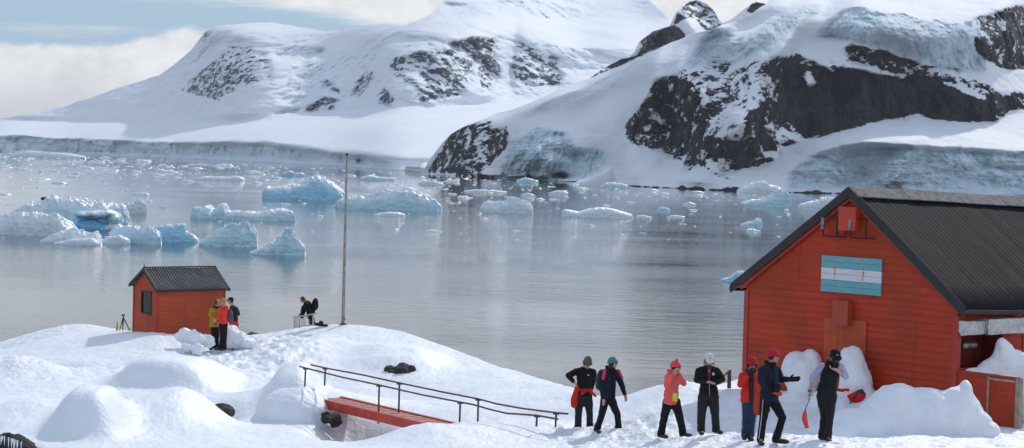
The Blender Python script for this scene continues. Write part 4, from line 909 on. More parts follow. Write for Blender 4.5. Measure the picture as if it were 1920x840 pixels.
# ---------------- metal rack beside the kneeling person
kr = thing('metal_rack', 'leaning grey metal rack beside the kneeling person with the backpack', 'rack', P(575, 613, 75.6))
m = MB(); a = P(551, 595, 75.5); b = P(594, 587.5, 75.5)
m.bar(a, b, .05, .05); m.bar(P(552, 613, 75.5), P(590, 609, 75.5), .03, .03)
part('rail', m, paint((.36, .36, .36), .5), kr)
for x, yt, yb_ in ((551.5, 594, 615), (561.5, 593, 615), (587, 588, 610)):
    m = MB(); m.bar(P(x, yb_, 75.55), P(x+.6, yt, 75.55), .045, .045, (0, 1, 0)); part('post', m, paint((.5, .5, .5), .5), kr)
m = MB(); m.bar(P(574, 591, 75.57), P(586, 609, 75.57), .03, .03); part('brace', m, POST, kr)
m = MB()
for k in range(4): m.bar(P(554+k*2.2, 596, 75.6), P(553.5+k*2.2, 613, 75.6), .012, .012, (0, 1, 0))
for k in range(3): m.bar(P(566+k*3, 595-k*.6, 75.6), P(565.5+k*3, 613-k, 75.6), .014, .014, (0, 1, 0))
part('slats', m, POST, kr)
# ================================================================== PEOPLE
def nrm(v): v = np.asarray(v, float); return v/(np.linalg.norm(v)+1e-9)
SKIN = paint((.50, .27, .19), .55, .08, 14., .002)
DARKH = paint((.03, .02, .014), .8, .3, 40.); BLOND = paint((.40, .25, .11), .7, .3, 40.); GLASS = paint((.008, .008, .01), .15, .1); BOOT = paint((.012, .012, .013), .5, .3, 20.)
BLK = cloth((.010, .010, .012)); BLK2 = cloth((.022, .022, .026)); NAVY = cloth((.012, .016, .035)); WHITE = cloth((.70, .71, .74))
def hand(mb, w, d, side, curl=.5, size=1., pal=None, splay=.25):
    """palm, four unequal bent fingers and a thumb; w wrist, d pointing direction, side thumb-side direction"""
    d = nrm(d); side = nrm(np.asarray(side)-d*np.dot(side, d)); n = np.cross(d, side) if pal is None else nrm(np.asarray(pal)-d*np.dot(pal, d)); s = size
    c = w+d*.045*s; mb.ell(c, d*.050*s, side*.040*s, n*.016*s, 14, 9); mb.cap(w-d*.03*s, w+d*.02*s, .025*s, .025*s)
    for k, (off, ln_) in enumerate(((.027, .072), (.009, .080), (-.010, .074), (-.028, .058))):
        b = w+d*.078*s+side*off*s; d1 = nrm(d+side*(off*splay*30/10)+n*curl*.5); d2 = nrm(d1+n*curl*1.1); d3 = nrm(d2+n*curl*1.2)
        p1 = b+d1*ln_*.48*s; p2 = p1+d2*ln_*.32*s; p3 = p2+d3*ln_*.26*s
        mb.cap(b-d*.02*s, p1, .0098*s, .0092*s); mb.cap(p1, p2, .0092*s, .0085*s); mb.cap(p2, p3, .0085*s, .0072*s)
    t0 = w+d*.022*s+side*.028*s; t1 = t0+nrm(d*.8+side*.8+n*.3)*.036*s; t2 = t1+nrm(d*1.+side*.25+n*.5*(curl+.3))*.030*s
    mb.cap(t0, t1, .0135*s, .011*s); mb.cap(t1, t2, .011*s, .0085*s)
def person(label, d, foot, J, face, tilt=0., hs=1., skin=SKIN, **o):
    """J: joints as (px, py, depth offset); face: horizontal facing direction; tilt: head tilt down in degrees"""
    Zv = np.array([0, 0, 1.])
    W = {k: P(v[0], v[1], d+(v[2] if len(v) > 2 else 0.)) for k, v in J.items()}
    base = P(foot[0], foot[1], d); base = np.array([base[0], base[1], base[2]])
    root = thing('person', label, 'person', base)
    fh = nrm((face[0], face[1], 0)); sd = np.cross(fh, (0, 0, 1)); ft = nrm(fh*math.cos(R(tilt))+np.array([0, 0, -1.])*math.sin(R(tilt))); hu = np.cross(sd, ft); H = W['head']
    bf = nrm((o.get('body', face)[0], o.get('body', face)[1], 0)); bs = np.cross(bf, (0, 0, 1))
    # shoulders and hips around the traced centre line
    if 'neck' not in W: W['neck'] = H-hu*.16-ft*.02
    for k in 'lr':
        sg = -1 if k == 'l' else 1
        if 'hip'+k not in W: W['hip'+k] = W['pel']+bs*.09*sg
    # ---- body
    m = MB(); h = hs
    m.ell(H+hu*.02*h-ft*.01, sd*.076*h, ft*.095*h, hu*.108*h, 20, 14); m.ell(H-hu*.055*h+ft*.02, sd*.056*h, ft*.066*h, hu*.060*h, 16, 10)
    m.cap(H+hu*.005*h+ft*.088*h, H-hu*.028*h+ft*.106*h, .009*h, .014*h)                 # nose
    m.ell(H-hu*.095*h+ft*.062*h, sd*.024*h, ft*.022*h, hu*.018*h, 10, 7)                # chin
    m.cap(H+hu*.028*h+ft*.084*h-sd*.032*h, H+hu*.028*h+ft*.084*h+sd*.032*h, .012*h, .012*h)   # brow
    m.ell(H-hu*.058*h+ft*.084*h, sd*.024*h, ft*.010*h, hu*.009*h, 10, 7)               # lips
    for sg in (-1, 1): m.ell(H+sd*sg*.078*h-ft*.005, sd*.010*h, ft*.018*h, hu*.030*h, 8, 6)
    m.cap(H-hu*.07*h-ft*.02, W['neck'], .052*h, .058*h)
    m.cap(W['neck'], W['pel']+np.array([0, 0, .12]), .07, .09); m.cap(W['shl']-Zv*.03, W['shr']-Zv*.03, .05, .05); m.cap(W['neck'], (W['shl']+W['shr'])/2-np.array([0, 0, .12]), .06, .10)
    m.ell(W['pel']+np.array([0, 0, .03]), bs*.145, bf*.09, np.array([0, 0, .11]))
    gl_ = o.get('gloves')
    for k in 'lr':
        m.cap(W['sh'+k], W['el'+k], .044, .037); m.cap(W['el'+k], W['wr'+k], .036, .026)
        m.cap(W['hip'+k], W['kn'+k], .078, .052); m.cap(W['kn'+k], W['an'+k], .050, .036); m.cap(W['an'+k], W['to'+k]-np.array([0, 0, -.02]), .036, .028)
        if not gl_ and not o.get('hide'+k): hand(m, W['wr'+k], o.get('hd'+k, W['wr'+k]-W['el'+k]), o.get('hs'+k, bf), o.get('curl', .6), 1.05)
    blob('body', m, skin, root, .0085, 2)
    # ---- eyes, or dark glasses
    if o.get('glasses'):
        m = MB()
        for sg in (-1, 1): m.ell(H+hu*.012*h+ft*.096*h+sd*sg*.034*h, sd*.030*h, ft*.010*h, hu*.020*h, 12, 8); m.cap(H+hu*.016*h+ft*.085*h+sd*sg*.060*h, H+hu*.012*h-ft*.0*h+sd*sg*.082*h, .006, .006)
        m.cap(H+hu*.016*h+ft*.100*h-sd*.02*h, H+hu*.016*h+ft*.100*h+sd*.02*h, .005, .005); blob('sunglasses', m, GLASS, root, .005, 1)
    else:
        for sg in (-1, 1): m = MB(); m.ball(H+hu*.010*h+ft*.086*h+sd*sg*.032*h, .0105*h); part('eye', m, GLASS, root, True)
    # ---- hair
    o.setdefault('hair', .015); o.setdefault('haircol', DARKH)
    if o.get('hair'):
        m = MB(); hc = o['haircol']; ln_ = o['hair']
        m.ell(H+hu*.015*h-ft*.022*h, sd*.088*h, ft*.088*h, hu*.100*h, 18, 12)
        for a in np.linspace(-100, 100, 9):
            q = H+sd*.078*h*math.sin(R(a))-ft*.075*h*math.cos(R(a))*.8; m.cap(q, q-Zv*ln_*h-sd*-.02*math.sin(R(a)), .026, .018)
        blob('hair', m, hc, root, .010, 3, .006, 30)
    if o.get('beard'):
        m = MB(); m.ell(H-hu*.090*h+ft*.052*h, sd*.060*h, ft*.055*h, hu*.060*h); m.ell(H-hu*.040*h+ft*.040*h, sd*.072*h, ft*.050*h, hu*.045*h); m.ell(H-hu*.052*h+ft*.092*h, sd*.030*h, ft*.014*h, hu*.012*h)
        blob('beard', m, DARKH, root, .008, 2, .005, 40)
    # ---- headwear
    if o.get('hat'):
        kind, hc = o['hat']; m = MB(); up_ = o.get('hatup', .0)
        if kind == 'beanie':
            m.ell(H+hu*.028*h-ft*.012*h, sd*.094*h, ft*.108*h, hu*(.112+up_)*h, 24, 16)
            ct = H+hu*(.012)*h; nn = -hu*1+ft*.30
            hb = blob('beanie', m, hc, root, .010, 2, .003, 30, cut=[(ct, nrm(nn))])
            m = MB(); N = 28; pts = [H+hu*.020*h+ft*(.0)-ft*.012*h+sd*.095*h*math.cos(a)+ft*.109*h*math.sin(a)+hu*.028*math.sin(a) for a in np.linspace(0, 2*PI, N)]
            m.tube(pts, .016, 8); part('cuff', m, o.get('cuff', hc), hb, True)
            if o.get('bobble'): m = MB(); m.ball(H+hu*(.15+up_)*h, .03); part('bobble', m, o['bobble'], hb, True)
        else:
            m.ell(H+hu*.040*h-ft*.008*h, sd*.092*h, ft*.108*h, hu*.088*h, 24, 16)
            hb = blob('cap', m, hc, root, .010, 2, cut=[(H+hu*.030*h, nrm(-hu+ft*.15))])
            m = MB(); m.ell(H+hu*.050*h+ft*.125*h, sd*.078*h, nrm(ft-hu*.18)*.075*h, nrm(hu+ft*.18)*.009*h, 20, 8); part('brim', m, hc, hb, True)
            if o.get('mark'): m = MB(); m.ell(H+hu*.082*h+ft*.088*h, sd*.022*h, hu*.014*h, ft*.006*h, 12, 6); part('badge', m, o['mark'], hb, True)
    # ---- trousers
    tc_ = o['trousers']; m = MB(); lw_ = o.get('legw', 1.)
    m.ell(W['pel']-Zv*.01, bs*.172, bf*.122, Zv*.11, 20, 12); m.ell(W['pel']+Zv*.07, bs*.150, bf*.110, Zv*.10, 20, 12)
    for k in 'lr':
        hp, kn, an = W['hip'+k], W['kn'+k], W['an'+k]; m.cap(hp, hp+(kn-hp)*.5, .108*lw_, .092*lw_); m.cap(hp+(kn-hp)*.5, kn, .092*lw_, .078*lw_); m.cap(kn, kn+(an-kn)*.55, .076*lw_, .070*lw_); m.cap(kn+(an-kn)*.5, an-(kn-an)*.06, .070*lw_, .076*lw_)
        for q in (.2, .5, .8): c = kn+(an-kn)*q; m.ell(c, bs*.079*lw_, bf*.082*lw_, Zv*.018, 12, 6)
    blob('trousers', m, tc_, root, .016, 3, .013, 8., 2, cut=[(min((W['tol'], W['tor']), key=lambda q: q[2])+(0, 0, .05), (0, 0, -1.))])
    if o.get('stripe'):
        m = MB()
        for k in 'lr':
            q = [W['hip'+k]+bs*(.112 if k == 'r' else -.112), W['kn'+k]+bs*(.085 if k == 'r' else -.085), W['an'+k]+bs*(.080 if k == 'r' else -.080)]
            m.tube([a+bf*.02 for a in q], .008, 6)
        part('leg_stripe', m, o['stripe'], bpy.data.objects[root.children[-1].name])
    for k in 'lr':
        m = MB(); an, to = W['an'+k], W['to'+k]; dd = nrm((to-an)*(1, 1, 0)); L_ = max(.20, np.linalg.norm((to-an)*(1, 1, 0))); sl = to[2]
        an2 = np.array([an[0], an[1], min(an[2], sl+.13)]); so = np.array([0, 0, sl])
        toe = an2*(1, 1, 0)+dd*L_*.85+so+(0, 0, .04); heel = an2*(1, 1, 0)-dd*.05+so+(0, 0, .04)
        m.cap(an2+(0, 0, .10), heel+(0, 0, .03), .062, .054); m.cap(heel, toe, .050, .048); m.ell(toe-(0, 0, .0), dd*.075, np.cross(dd, Zv)*.055, Zv*.045)
        bt = blob('boot', m, o.get('boots', BOOT), root, .012, 3, cut=[(so+(0, 0, -.012), (0, 0, -1.))])
    # ---- jacket
    if o.get('jacket'):
        jc = o['jacket']; m = MB(); jw = o.get('jw', 1.); ln_ = o.get('hem', .06)
        shc = (W['shl']+W['shr'])/2; hem = W['pel']-Zv*ln_
        m.cap(W['neck']-Zv*.01, shc-Zv*.08, .078, .12)
        for k in 'lr': m.cap(W['neck']-Zv*.015, W['sh'+k]-Zv*.035, .062, .082 if not o.get('sleeveless') else .060)
        m.ell(shc*.72+W['pel']*.28, bs*.185*jw, bf*.135*jw, Zv*.21, 20, 14); m.ell(shc*.45+W['pel']*.55, bs*.172*jw, bf*.130*jw, Zv*.20, 20, 14)
        m.ell(shc*.15+W['pel']*.85, bs*.190*jw, bf*.140*jw, Zv*.20, 20, 14); m.ell(hem+Zv*.05, bs*.198*jw, bf*.150*jw, Zv*.10, 20, 10)
        cuts = [(hem-Zv*.01, (0, 0, -1.))]
        if not o.get('sleeveless'):
            for k in 'lr':
                m.cap(W['sh'+k]-Zv*.035, W['el'+k], .082*jw, .064*jw); e2 = W['el'+k]+(W['wr'+k]-W['el'+k])*o.get('sleeve', .93); m.cap(W['el'+k], e2, .063*jw, .048*jw)
        jo = blob('vest' if o.get('sleeveless') else 'jacket', m, jc, root, .015, 3, .009, 8., 5, cut=None if min(W['wrl'][2], W['wrr'][2], W['ell'][2], W['elr'][2]) < hem[2]+.02 else cuts)
        if o.get('sleeveless'):
            for k in 'lr':
                m = MB(); m.cap(W['sh'+k]+(W['neck']-W['sh'+k])*.12-Zv*.035, W['el'+k], .084, .064); e2 = W['el'+k]+(W['wr'+k]-W['el'+k])*.18; m.cap(W['el'+k], e2, .058, .056); m.cap(e2, e2+nrm(W['wr'+k]-W['el'+k])*.02, .060, .058)
                blob('shirt_sleeve', m, o['shirt'], root, .012, 3, .006, 10.)
        if o.get('collar'):
            m = MB(); pts = [W['neck']-ft*.0+hu*.02+bs*.085*math.cos(a)+bf*.085*math.sin(a)+Zv*(.01-.02*math.sin(a)) for a in np.linspace(0, 2*PI, 20)]; m.tube(pts, .032, 10); part('collar', m, o['collar'], jo, True)
        if o.get('open'):
            m = MB(); top = shc+bf*.125*jw+Zv*.03; bot = hem+bf*.150*jw+Zv*.02; mid = (top+bot)/2+bf*.012
            m.cap(top, mid, .045, .05); m.cap(mid, bot, .05, .045); blob('inner_top', m, o['open'], root, .012, 2)
        if o.get('zip'):
            m = MB(); m.tube([shc+bf*.145*jw+Zv*.02, (shc+hem)/2+bf*.145*jw, hem+bf*.158*jw], .007, 6); part('zip', m, o['zip'], jo)
    if gl_:
        for k in 'lr':
            if o.get('hide'+k): continue
            m = MB(); hand(m, W['wr'+k], o.get('hd'+k, W['wr'+k]-W['el'+k]), o.get('hs'+k, bf), o.get('curl', .5), 1.3, None, o.get('splay', .25)); m.cap(W['wr'+k], W['wr'+k]-nrm(W['wr'+k]-W['el'+k])*.06, .038, .042); blob('glove', m, gl_, root, .008, 1)
    root['W'] = 0; del root['W']
    return root, W, dict(ft=ft, sd=sd, hu=hu, bf=bf, bs=bs, H=H)
def extra(name, root, shapes, mat, vox=.012, disp=.006, sm=3):
    m = MB()
    for s in shapes:
        if len(s) == 4 and np.ndim(s[2]) == 0: m.cap(*s)
        else: m.ell(*s)
    return blob(name, m, mat, root, vox, sm, disp, 9.)
Zv = np.array([0, 0, 1.])
REDC = cloth((.62, .025, .018)); CORAL = cloth((.78, .13, .115)); GREYG = cloth((.10, .12, .105), .01, .95, 30); TEAL = cloth((.06, .25, .24), .01, .95, 30)
# 1 grey beanie, red jacket tied round the waist
r, W, f = person('man in tall grey beanie with a red jacket tied round his waist', 48.1, (1096, 808),
 dict(head=(1101.5, 681, -.05), neck=(1095, 691), shl=(1112, 695, .02), shr=(1080, 694, -.05), ell=(1112, 715, .15), elr=(1065, 704, -.1), wrl=(1108, 732, .05), wrr=(1076, 716, -.2), pel=(1094.5, 741), knl=(1105.5, 773, -.05), knr=(1084.5, 775), anl=(1106, 801, .0), anr=(1083.5, 804, .0), tol=(1113, 805, -.15), tor=(1083, 809, -.2)),
 (.35, -1), 28, 1., jacket=BLK, hem=.0, trousers=BLK2, hat=('beanie', GREYG), hatup=.035, glasses=True, legw=1.08, curl=.7, hslr=(0, -1, 0))
p_ = W['pel']
extra('tied_jacket', r, [(p_+Zv*.13, f['bs']*.20, f['bf']*.16, Zv*.055), (W['hipr']+Zv*.18+f['bs']*.06, W['hipr']+Zv*-.12+f['bs']*.13, .07, .09), (W['hipr']+Zv*-.12+f['bs']*.13, W['hipr']+Zv*-.22+f['bs']*.14, .09, .07)], REDC, .014, .012)
extra('tied_sleeve', r, [(p_+f['bf']*.14+Zv*.12, p_+f['bf']*.18+f['bs']*.12+Zv*.06, .035, .03)], REDC); extra('tied_sleeve', r, [(p_+f['bf']*.14+Zv*.12-f['bs']*.08, p_+f['bf']*.17-f['bs']*.22+Zv*-.0, .04, .032)], REDC)
m = MB(); q = (W['shl']+W['shr'])/2+f['bf']*.145-f['bs']*.06-Zv*.10; m.prism([q, q+f['bs']*.05, q+f['bs']*.025+Zv*.03], f['bf']*.012); part('chest_mark', m, WHITE, r)
# 2 teal hat, walking right, backpack
r, W, f = person('woman in a teal knitted hat striding right with a dark backpack', 47., (1142, 812),
 dict(head=(1149, 680.5, 0), neck=(1144, 692), shl=(1156, 697, .12), shr=(1130, 697, -.12), ell=(1166, 722, .16), elr=(1127.5, 724, -.16), wrl=(1171.5, 740, .12), wrr=(1131, 747, -.18), pel=(1140, 744), hipl=(1145, 748, .05), hipr=(1135, 748, -.05), knl=(1157.5, 776, .05), knr=(1128.5, 778, -.05), anl=(1160, 804, .05), anr=(1119, 806, -.05), tol=(1172, 809, .02), tor=(1123, 813, -.22)),
 (1, -.35), 3, 1., body=(.8, -.8), jacket=NAVY, open=BLK, collar=cloth((.02, .02, .024)), hem=.03, trousers=BLK, hat=('beanie', TEAL), glasses=True, hair=.12, haircol=DARKH, curl=.5)
b0 = (W['shl']+W['shr'])/2-f['bf']*.22-Zv*.20
bp = extra('backpack', r, [(b0, f['bs']*.16, f['bf']*.12, Zv*.24), (b0-Zv*.12-f['bf']*.04, f['bs']*.14, f['bf']*.10, Zv*.13)], cloth((.045, .05, .055)), .015)
PINK = cloth((.60, .05, .10))
for k in 'lr': extra('shoulder_panel', r, [(W['sh'+k]+f['bf']*.05+Zv*.02, W['sh'+k]*.55+W['el'+k]*.45+f['bf']*.06+(-1 if k == 'l' else 1)*f['bs']*.03, .048, .035)], PINK)
# 3 coral jacket
r, W, f = person('woman in a coral jacket and pink beanie raising both hands to her hood', 45., (1262, 822),
 dict(head=(1267, 688, 0), neck=(1260, 699), shl=(1270, 704, .12), shr=(1253, 704, -.12), ell=(1282, 719, .0), elr=(1250, 722, -.22), wrl=(1273, 701, -.05), wrr=(1263, 702, -.25), pel=(1258, 746), hipl=(1266, 754, .03), hipr=(1252, 754, -.04), knl=(1275, 784, -.02), knr=(1245, 785, .02), anl=(1281, 814, -.02), anr=(1239, 815, .06), tol=(1293, 820, -.12), tor=(1246, 821.5, -.05)),
 (1, -.25), 8, 1., body=(.75, -.8), jacket=CORAL, hem=.13, collar=CORAL, trousers=BLK, hat=('beanie', cloth((.85, .07, .10), .01, .9, 30)), cuff=cloth((.90, .10, .12)), bobble=cloth((.30, .14, .16)), glasses=True, legw=1.08, curl=.9, hdl=(-.6, -.2, .7), hdr=(.3, -.2, .9))
c_ = P(1265.5, 744, 44.75)
extra('lanyard', r, [(P(1262, 700, 44.72), P(1265.5, 722, 44.70), .008, .008), (P(1265.5, 722, 44.70), P(1266, 737, 44.72), .009, .008)], cloth((.20, .16, .30)), .006, 0)
m = MB(); m.box(c_+Zv*.0-(0, .06, 0), (.050, 0, 0), (0, .018, 0), (0, 0, .085)); part('yellow_pouch', m, paint((.60, .62, .03), .5), r, bevel=.01)
# 4 white cap, black
r, W, f = person('woman in black with white cap and reddish-blond hair looking down', 42.2, (1329, 817),
 dict(head=(1329.5, 674, -.05), neck=(1328.5, 688), shl=(1344, 693, 0), shr=(1311, 693, 0), ell=(1355, 711, .05), elr=(1306, 713, .0), wrl=(1341, 719, -.22), wrr=(1325, 716, -.24), pel=(1328.5, 739), hipl=(1337, 745, 0), hipr=(1319, 745, 0), knl=(1341, 777, 0), knr=(1315, 777, 0), anl=(1343, 807, .02), anr=(1314.5, 808, .02), tol=(1351, 814, -.14), tor=(1315.5, 816.5, -.2)),
 (.05, -1), 28, 1., jacket=BLK, hem=.02, zip=METAL, trousers=BLK2, hat=('cap', WHITE), mark=cloth((.25, .26, .30)), glasses=False, hair=.10, haircol=paint((.42, .20, .09), .7, .3, 40.), legw=1.12, curl=.8, hdl=(-.8, -.4, 0), hdr=(.8, -.4, .1))
extra('scarf', r, [(W['neck']+f['bf']*.07, f['bs']*.055, f['bf']*.04, Zv*.05), (W['neck']+f['bf']*.10, W['neck']+f['bf']*.135-Zv*.17, .04, .028)], cloth((.16, .02, .06)))
m = MB(); q = W['shl']*.55+W['shr']*.45+f['bf']*.15-Zv*.07+f['bs']*-.07; m.ell(q, f['bs']*.024, Zv*.030, f['bf']*.008, 12, 6); part('badge', m, paint((.6, .65, .75), .5), r)
# 5 red coat, hand to the face
r, W, f = person('person in open red coat and red beanie behind the man in navy', 41., (1401, 828),
 dict(head=(1410.5, 682, 0), neck=(1407, 697), shl=(1420, 702, .06), shr=(1393, 702, -.06), ell=(1423, 725, .1), elr=(1388.5, 721, -.12), wrl=(1418, 740, .0), wrr=(1403, 703, -.24), pel=(1406, 745), hipl=(1411, 750, .03), hipr=(1401, 750, -.03), knl=(1410, 782, -.04), knr=(1399.5, 782, 0), anl=(1406.5, 817, .0), anr=(1397, 814, .05), tol=(1409, 828, -.2), tor=(1395.5, 825, -.12)),
 (.1, -1), 22, .95, jacket=REDC, open=BLK2, hem=.10, collar=BLK2, trousers=cloth((.022, .038, .075)), stripe=cloth((.35, .37, .4)), hat=('beanie', cloth((.50, .02, .03), .01, .95, 30)), glasses=True, hair=.06, haircol=DARKH, curl=.9, hdr=(.3, -.1, 1), gloves=BLK2)
# 6 navy jacket, red beanie, arm out
r, W, f = person('man in navy jacket and red beanie holding out a black-gloved hand', 39.2, (1444, 835),
 dict(head=(1450.5, 668, 0), neck=(1444, 683), shl=(1456, 690, .17), shr=(1429, 691, -.17), ell=(1465, 711, .1), elr=(1427, 715, -.2), wrl=(1479.5, 711.5, -.05), wrr=(1437, 730, -.25), pel=(1442, 742), hipl=(1448, 748, .06), hipr=(1436, 748, -.06), knl=(1467, 783, .0), knr=(1431, 786, -.04), anl=(1457, 820, .06), anr=(1426, 822, -.04), tol=(1473, 832, -.02), tor=(1429, 836, -.24)),
 (1, -.55), 2, 1.03, body=(.8, -.75), jacket=NAVY, open=cloth((.012, .035, .045)), collar=BLK, hem=.09, jw=1.06, trousers=BLK, stripe=cloth((.45, .45, .47)), hat=('beanie', cloth((.60, .02, .045), .01, .95, 30)), glasses=True, gloves=BLK, curl=.12, splay=.5, hdl=(1, -.2, .12), hsl=(0, .2, 1), hider=True)
extra('hanging_red_jacket', r, [(W['hipr']-f['bf']*.13+Zv*.05, W['hipr']-f['bf']*.16-Zv*.22, .09, .10), (W['hipr']-f['bf']*.12-Zv*.05+f['bs']*-.1, W['hipr']-f['bf']*.10-Zv*.22+f['bs']*-.15, .08, .08)], cloth((.42, .05, .02)), .015, .015)
extra('waist_pouch', r, [(W['pel']+f['bf']*.17+Zv*.16, f['bs']*.11, f['bf']*.06, Zv*.09)], BLK)
extra('red_cloth', r, [(W['pel']+f['bf']*.18+Zv*.05-f['bs']*.05, f['bs']*.10, f['bf']*.05, Zv*.05), (W['pel']+f['bf']*.17+Zv*.07+f['bs']*.06, f['bs']*.06, f['bf']*.04, Zv*.03)], cloth((.55, .05, .025)))
# 7 vest man
LIL = cloth((.42, .40, .58))
r, W, f = person('bearded man in black vest and cap, head bowed, holding a red snow shovel', 40., (1549, 832),
 dict(head=(1566, 667, -.10), neck=(1560, 680), shl=(1578, 686, -.02), shr=(1540, 686, .02), ell=(1586, 706, -.02), elr=(1524, 706, .0), wrl=(1567, 693, -.27), wrr=(1518.5, 734, -.12), pel=(1550, 735), hipl=(1559, 742, 0), hipr=(1542, 742, 0), knl=(1556, 780, -.12), knr=(1546, 782, .05), anl=(1552, 820, -.10), anr=(1541, 817, .25), tol=(1556, 832, -.30), tor=(1543, 829, .12)),
 (.15, -1), 32, 1.06, jacket=cloth((.014, .014, .015)), sleeveless=True, shirt=LIL, hem=.0, trousers=cloth((.018, .018, .024)), hat=('cap', BLK), mark=cloth((.4, .4, .42)), glasses=True, beard=True, curl=.9, hdl=(-.9, -.2, .2), hdr=(.12, -.1, -1), legw=1.05, collar=BLK)
m = MB(); q = W['wrr']; m.tube([q+(-.035, 0, .01), q+(.035, 0, .01)], .026, 10); part('watch', m, BLACKT, r)
sh = thing('snow_shovel', 'red snow shovel with a grey shaft hanging from the hand of the bearded man', 'shovel', P(1510, 775, 39.8))
ha = W['wrr']+np.array([.01, -.02, -.085]); hb_ = P(1509.5, 768, 39.8); bl = P(1513.5, 803, 39.75)
m = MB(); m.tube([ha+(0, 0, .03), ha*.6+hb_*.4+(.008, 0, 0), hb_], .014, 10); m.tube([ha+(-.05, 0, .02), ha+(.05, 0, .02)], .016, 8); part('shaft', m, METAL, sh)
m = MB(); nb = 9; V = []
for i in range(nb):
    s = i/(nb-1); c = hb_+(bl-hb_)*s+np.array([-.03*math.sin(PI*s), 0, 0]); wd = .012+.075*min(1, s*3.2)*(1-.55*max(0, s-.6)/.4)
    for k in range(7):
        a = -1+k/3.; V.append(c+np.array([wd*a*.62, wd*a*.75, 0])+np.array([-.03*(1-a*a)*min(1, s*2), -.0, 0]))
bv = [tuple(q) for q in V]; V2 = [np.array(q)+(.008, -.006, 0) for q in V]; fs = [tuple(q) for q in grid_faces(nb, 7).tolist()]; n_ = len(V)
rim = [0+k for k in range(7)]+[k*7+6 for k in range(1, nb)]+[(nb-1)*7+k for k in range(5, -1, -1)]+[k*7 for k in range(nb-2, 0, -1)]
fs2 = [tuple(n_+i for i in q[::-1]) for q in fs]+[(rim[i], rim[(i+1) % len(rim)], n_+rim[(i+1) % len(rim)], n_+rim[i]) for i in range(len(rim))]
m.add(V+V2, fs+fs2); part('blade', m, paint((.72, .06, .03), .35, .1), sh, True)
# ---- group by the hut
YEL = cloth((.42, .25, .03))
r, W, f = person('person in a mustard yellow jacket in the group of three by the hut', 70.4, (401, 657),
 dict(head=(408.5, 568, 0), neck=(405, 577), shl=(411, 581, .1), shr=(397, 580, -.1), ell=(413, 592, .1), elr=(394, 590, -.15), wrl=(411, 599, -.1), wrr=(403, 598, -.22), pel=(402.5, 606), hipl=(405, 609, .04), hipr=(400, 609, -.04), knl=(406.5, 631, .0), knr=(401.5, 631, 0), anl=(405.5, 652, .05), anr=(397.5, 652, .0), tol=(408, 655, -.1), tor=(395, 656, -.15)),
 (.8, -.7), 8, 1., jacket=YEL, hem=.11, collar=BLK, trousers=BLK, hair=.03, haircol=DARKH, legw=1., hdl=(.5, -.5, 0), hdr=(.6, -.6, 0))
RED2 = cloth((.80, .045, .045))
r, W, f = person('person in bright red hooded jacket with grey backpack, by the hut', 70., (416, 658),
 dict(head=(417.5, 566, 0), neck=(420, 577), shl=(416, 580, -.12), shr=(425, 580, .12), ell=(411.5, 592, -.16), elr=(424, 594, .18), wrl=(406, 598, -.2), wrr=(417, 600, .0), pel=(419, 603), hipl=(417, 608, -.04), hipr=(421, 608, .04), knl=(417, 630, -.03), knr=(421, 630, 0), anl=(413.5, 652, .0), anr=(420.5, 652, .0), tol=(409, 656.5, -.05), tor=(417, 657.5, -.1)),
 (-1, -.25), 8, 1., jacket=RED2, hem=.06, collar=RED2, trousers=BLK, hat=('beanie', cloth((.40, .26, .13), .01, .95, 30)), hair=.07, haircol=BLOND, legw=1.05)
extra('hood', r, [(W['neck']-f['bf']*.07-Zv*.01, f['bs']*.12, f['bf']*.09, Zv*.08)], RED2)
b0 = (W['shl']+W['shr'])/2-f['bf']*.20-Zv*.22; extra('backpack', r, [(b0, f['bs']*.15, f['bf']*.10, Zv*.24), (b0-Zv*.1-f['bf']*.03, f['bs']*.13, f['bf']*.08, Zv*.12)], cloth((.10, .105, .12)), .015)
r, W, f = person('man in a red bib and black cap, rightmost of the three by the hut', 73., (437, 648),
 dict(head=(432.5, 564, 0), neck=(437, 574), shl=(435, 578, -.12), shr=(443, 578, .14), ell=(436, 590, -.2), elr=(447, 589, .12), wrl=(432, 594, -.25), wrr=(438, 590, -.1), pel=(438, 602), hipl=(436, 606, -.05), hipr=(441, 606, .04), knl=(436, 625, -.04), knr=(442, 625, .02), anl=(436, 644, .0), anr=(443, 643, .05), tol=(432, 647, -.1), tor=(439, 647, -.05)),
 (-.9, -.5), 12, 1., jacket=cloth((.012, .016, .028)), hem=-.02, trousers=REDC, hat=('cap', BLK), legw=1.1)
extra('red_bib', r, [(W['neck']+f['bf']*.08-Zv*.02-f['bs']*.02, W['pel']+f['bf']*.11+Zv*.1, .055, .10), (W['neck']+f['bf']*.04+f['bs']*.07, W['neck']+f['bf']*.12+f['bs']*.06-Zv*.25, .035, .05)], REDC)
# ---- kneeling person
r, W, f = person('kneeling person in black with big black backpack bending over a metal rack', 76., (592, 612),
 dict(head=(567.5, 562, -.05), neck=(574, 564.5), shl=(574, 569, -.17), shr=(577, 569, .15), ell=(568, 577, -.22), elr=(572, 580, .18), wrl=(565.5, 588, -.22), wrr=(569, 588, .1), pel=(583, 588), hipl=(583, 590, -.09), hipr=(583, 590, .09), knl=(587, 608, -.10), knr=(584, 608, .12), anl=(603, 609.5, -.08), anr=(601, 609.5, .14), tol=(607, 612, -.08), tor=(605, 612, .14)),
 (-1, -.2), 50, 1., jacket=BLK, hem=-.02, trousers=BLK2, hair=.02, haircol=DARKH, gloves=BLK, hdl=(-.3, 0, -1), hdr=(-.3, 0, -1))
extra('yellow_collar', r, [(W['neck']+Zv*.02-f['bf']*.01, f['bs']*.10, f['bf']*.07, Zv*.055)], cloth((.55, .55, .03)))
b0 = P(590.5, 571, 76.); ax = nrm(P(592, 560, 76.)-P(589, 582, 76.))
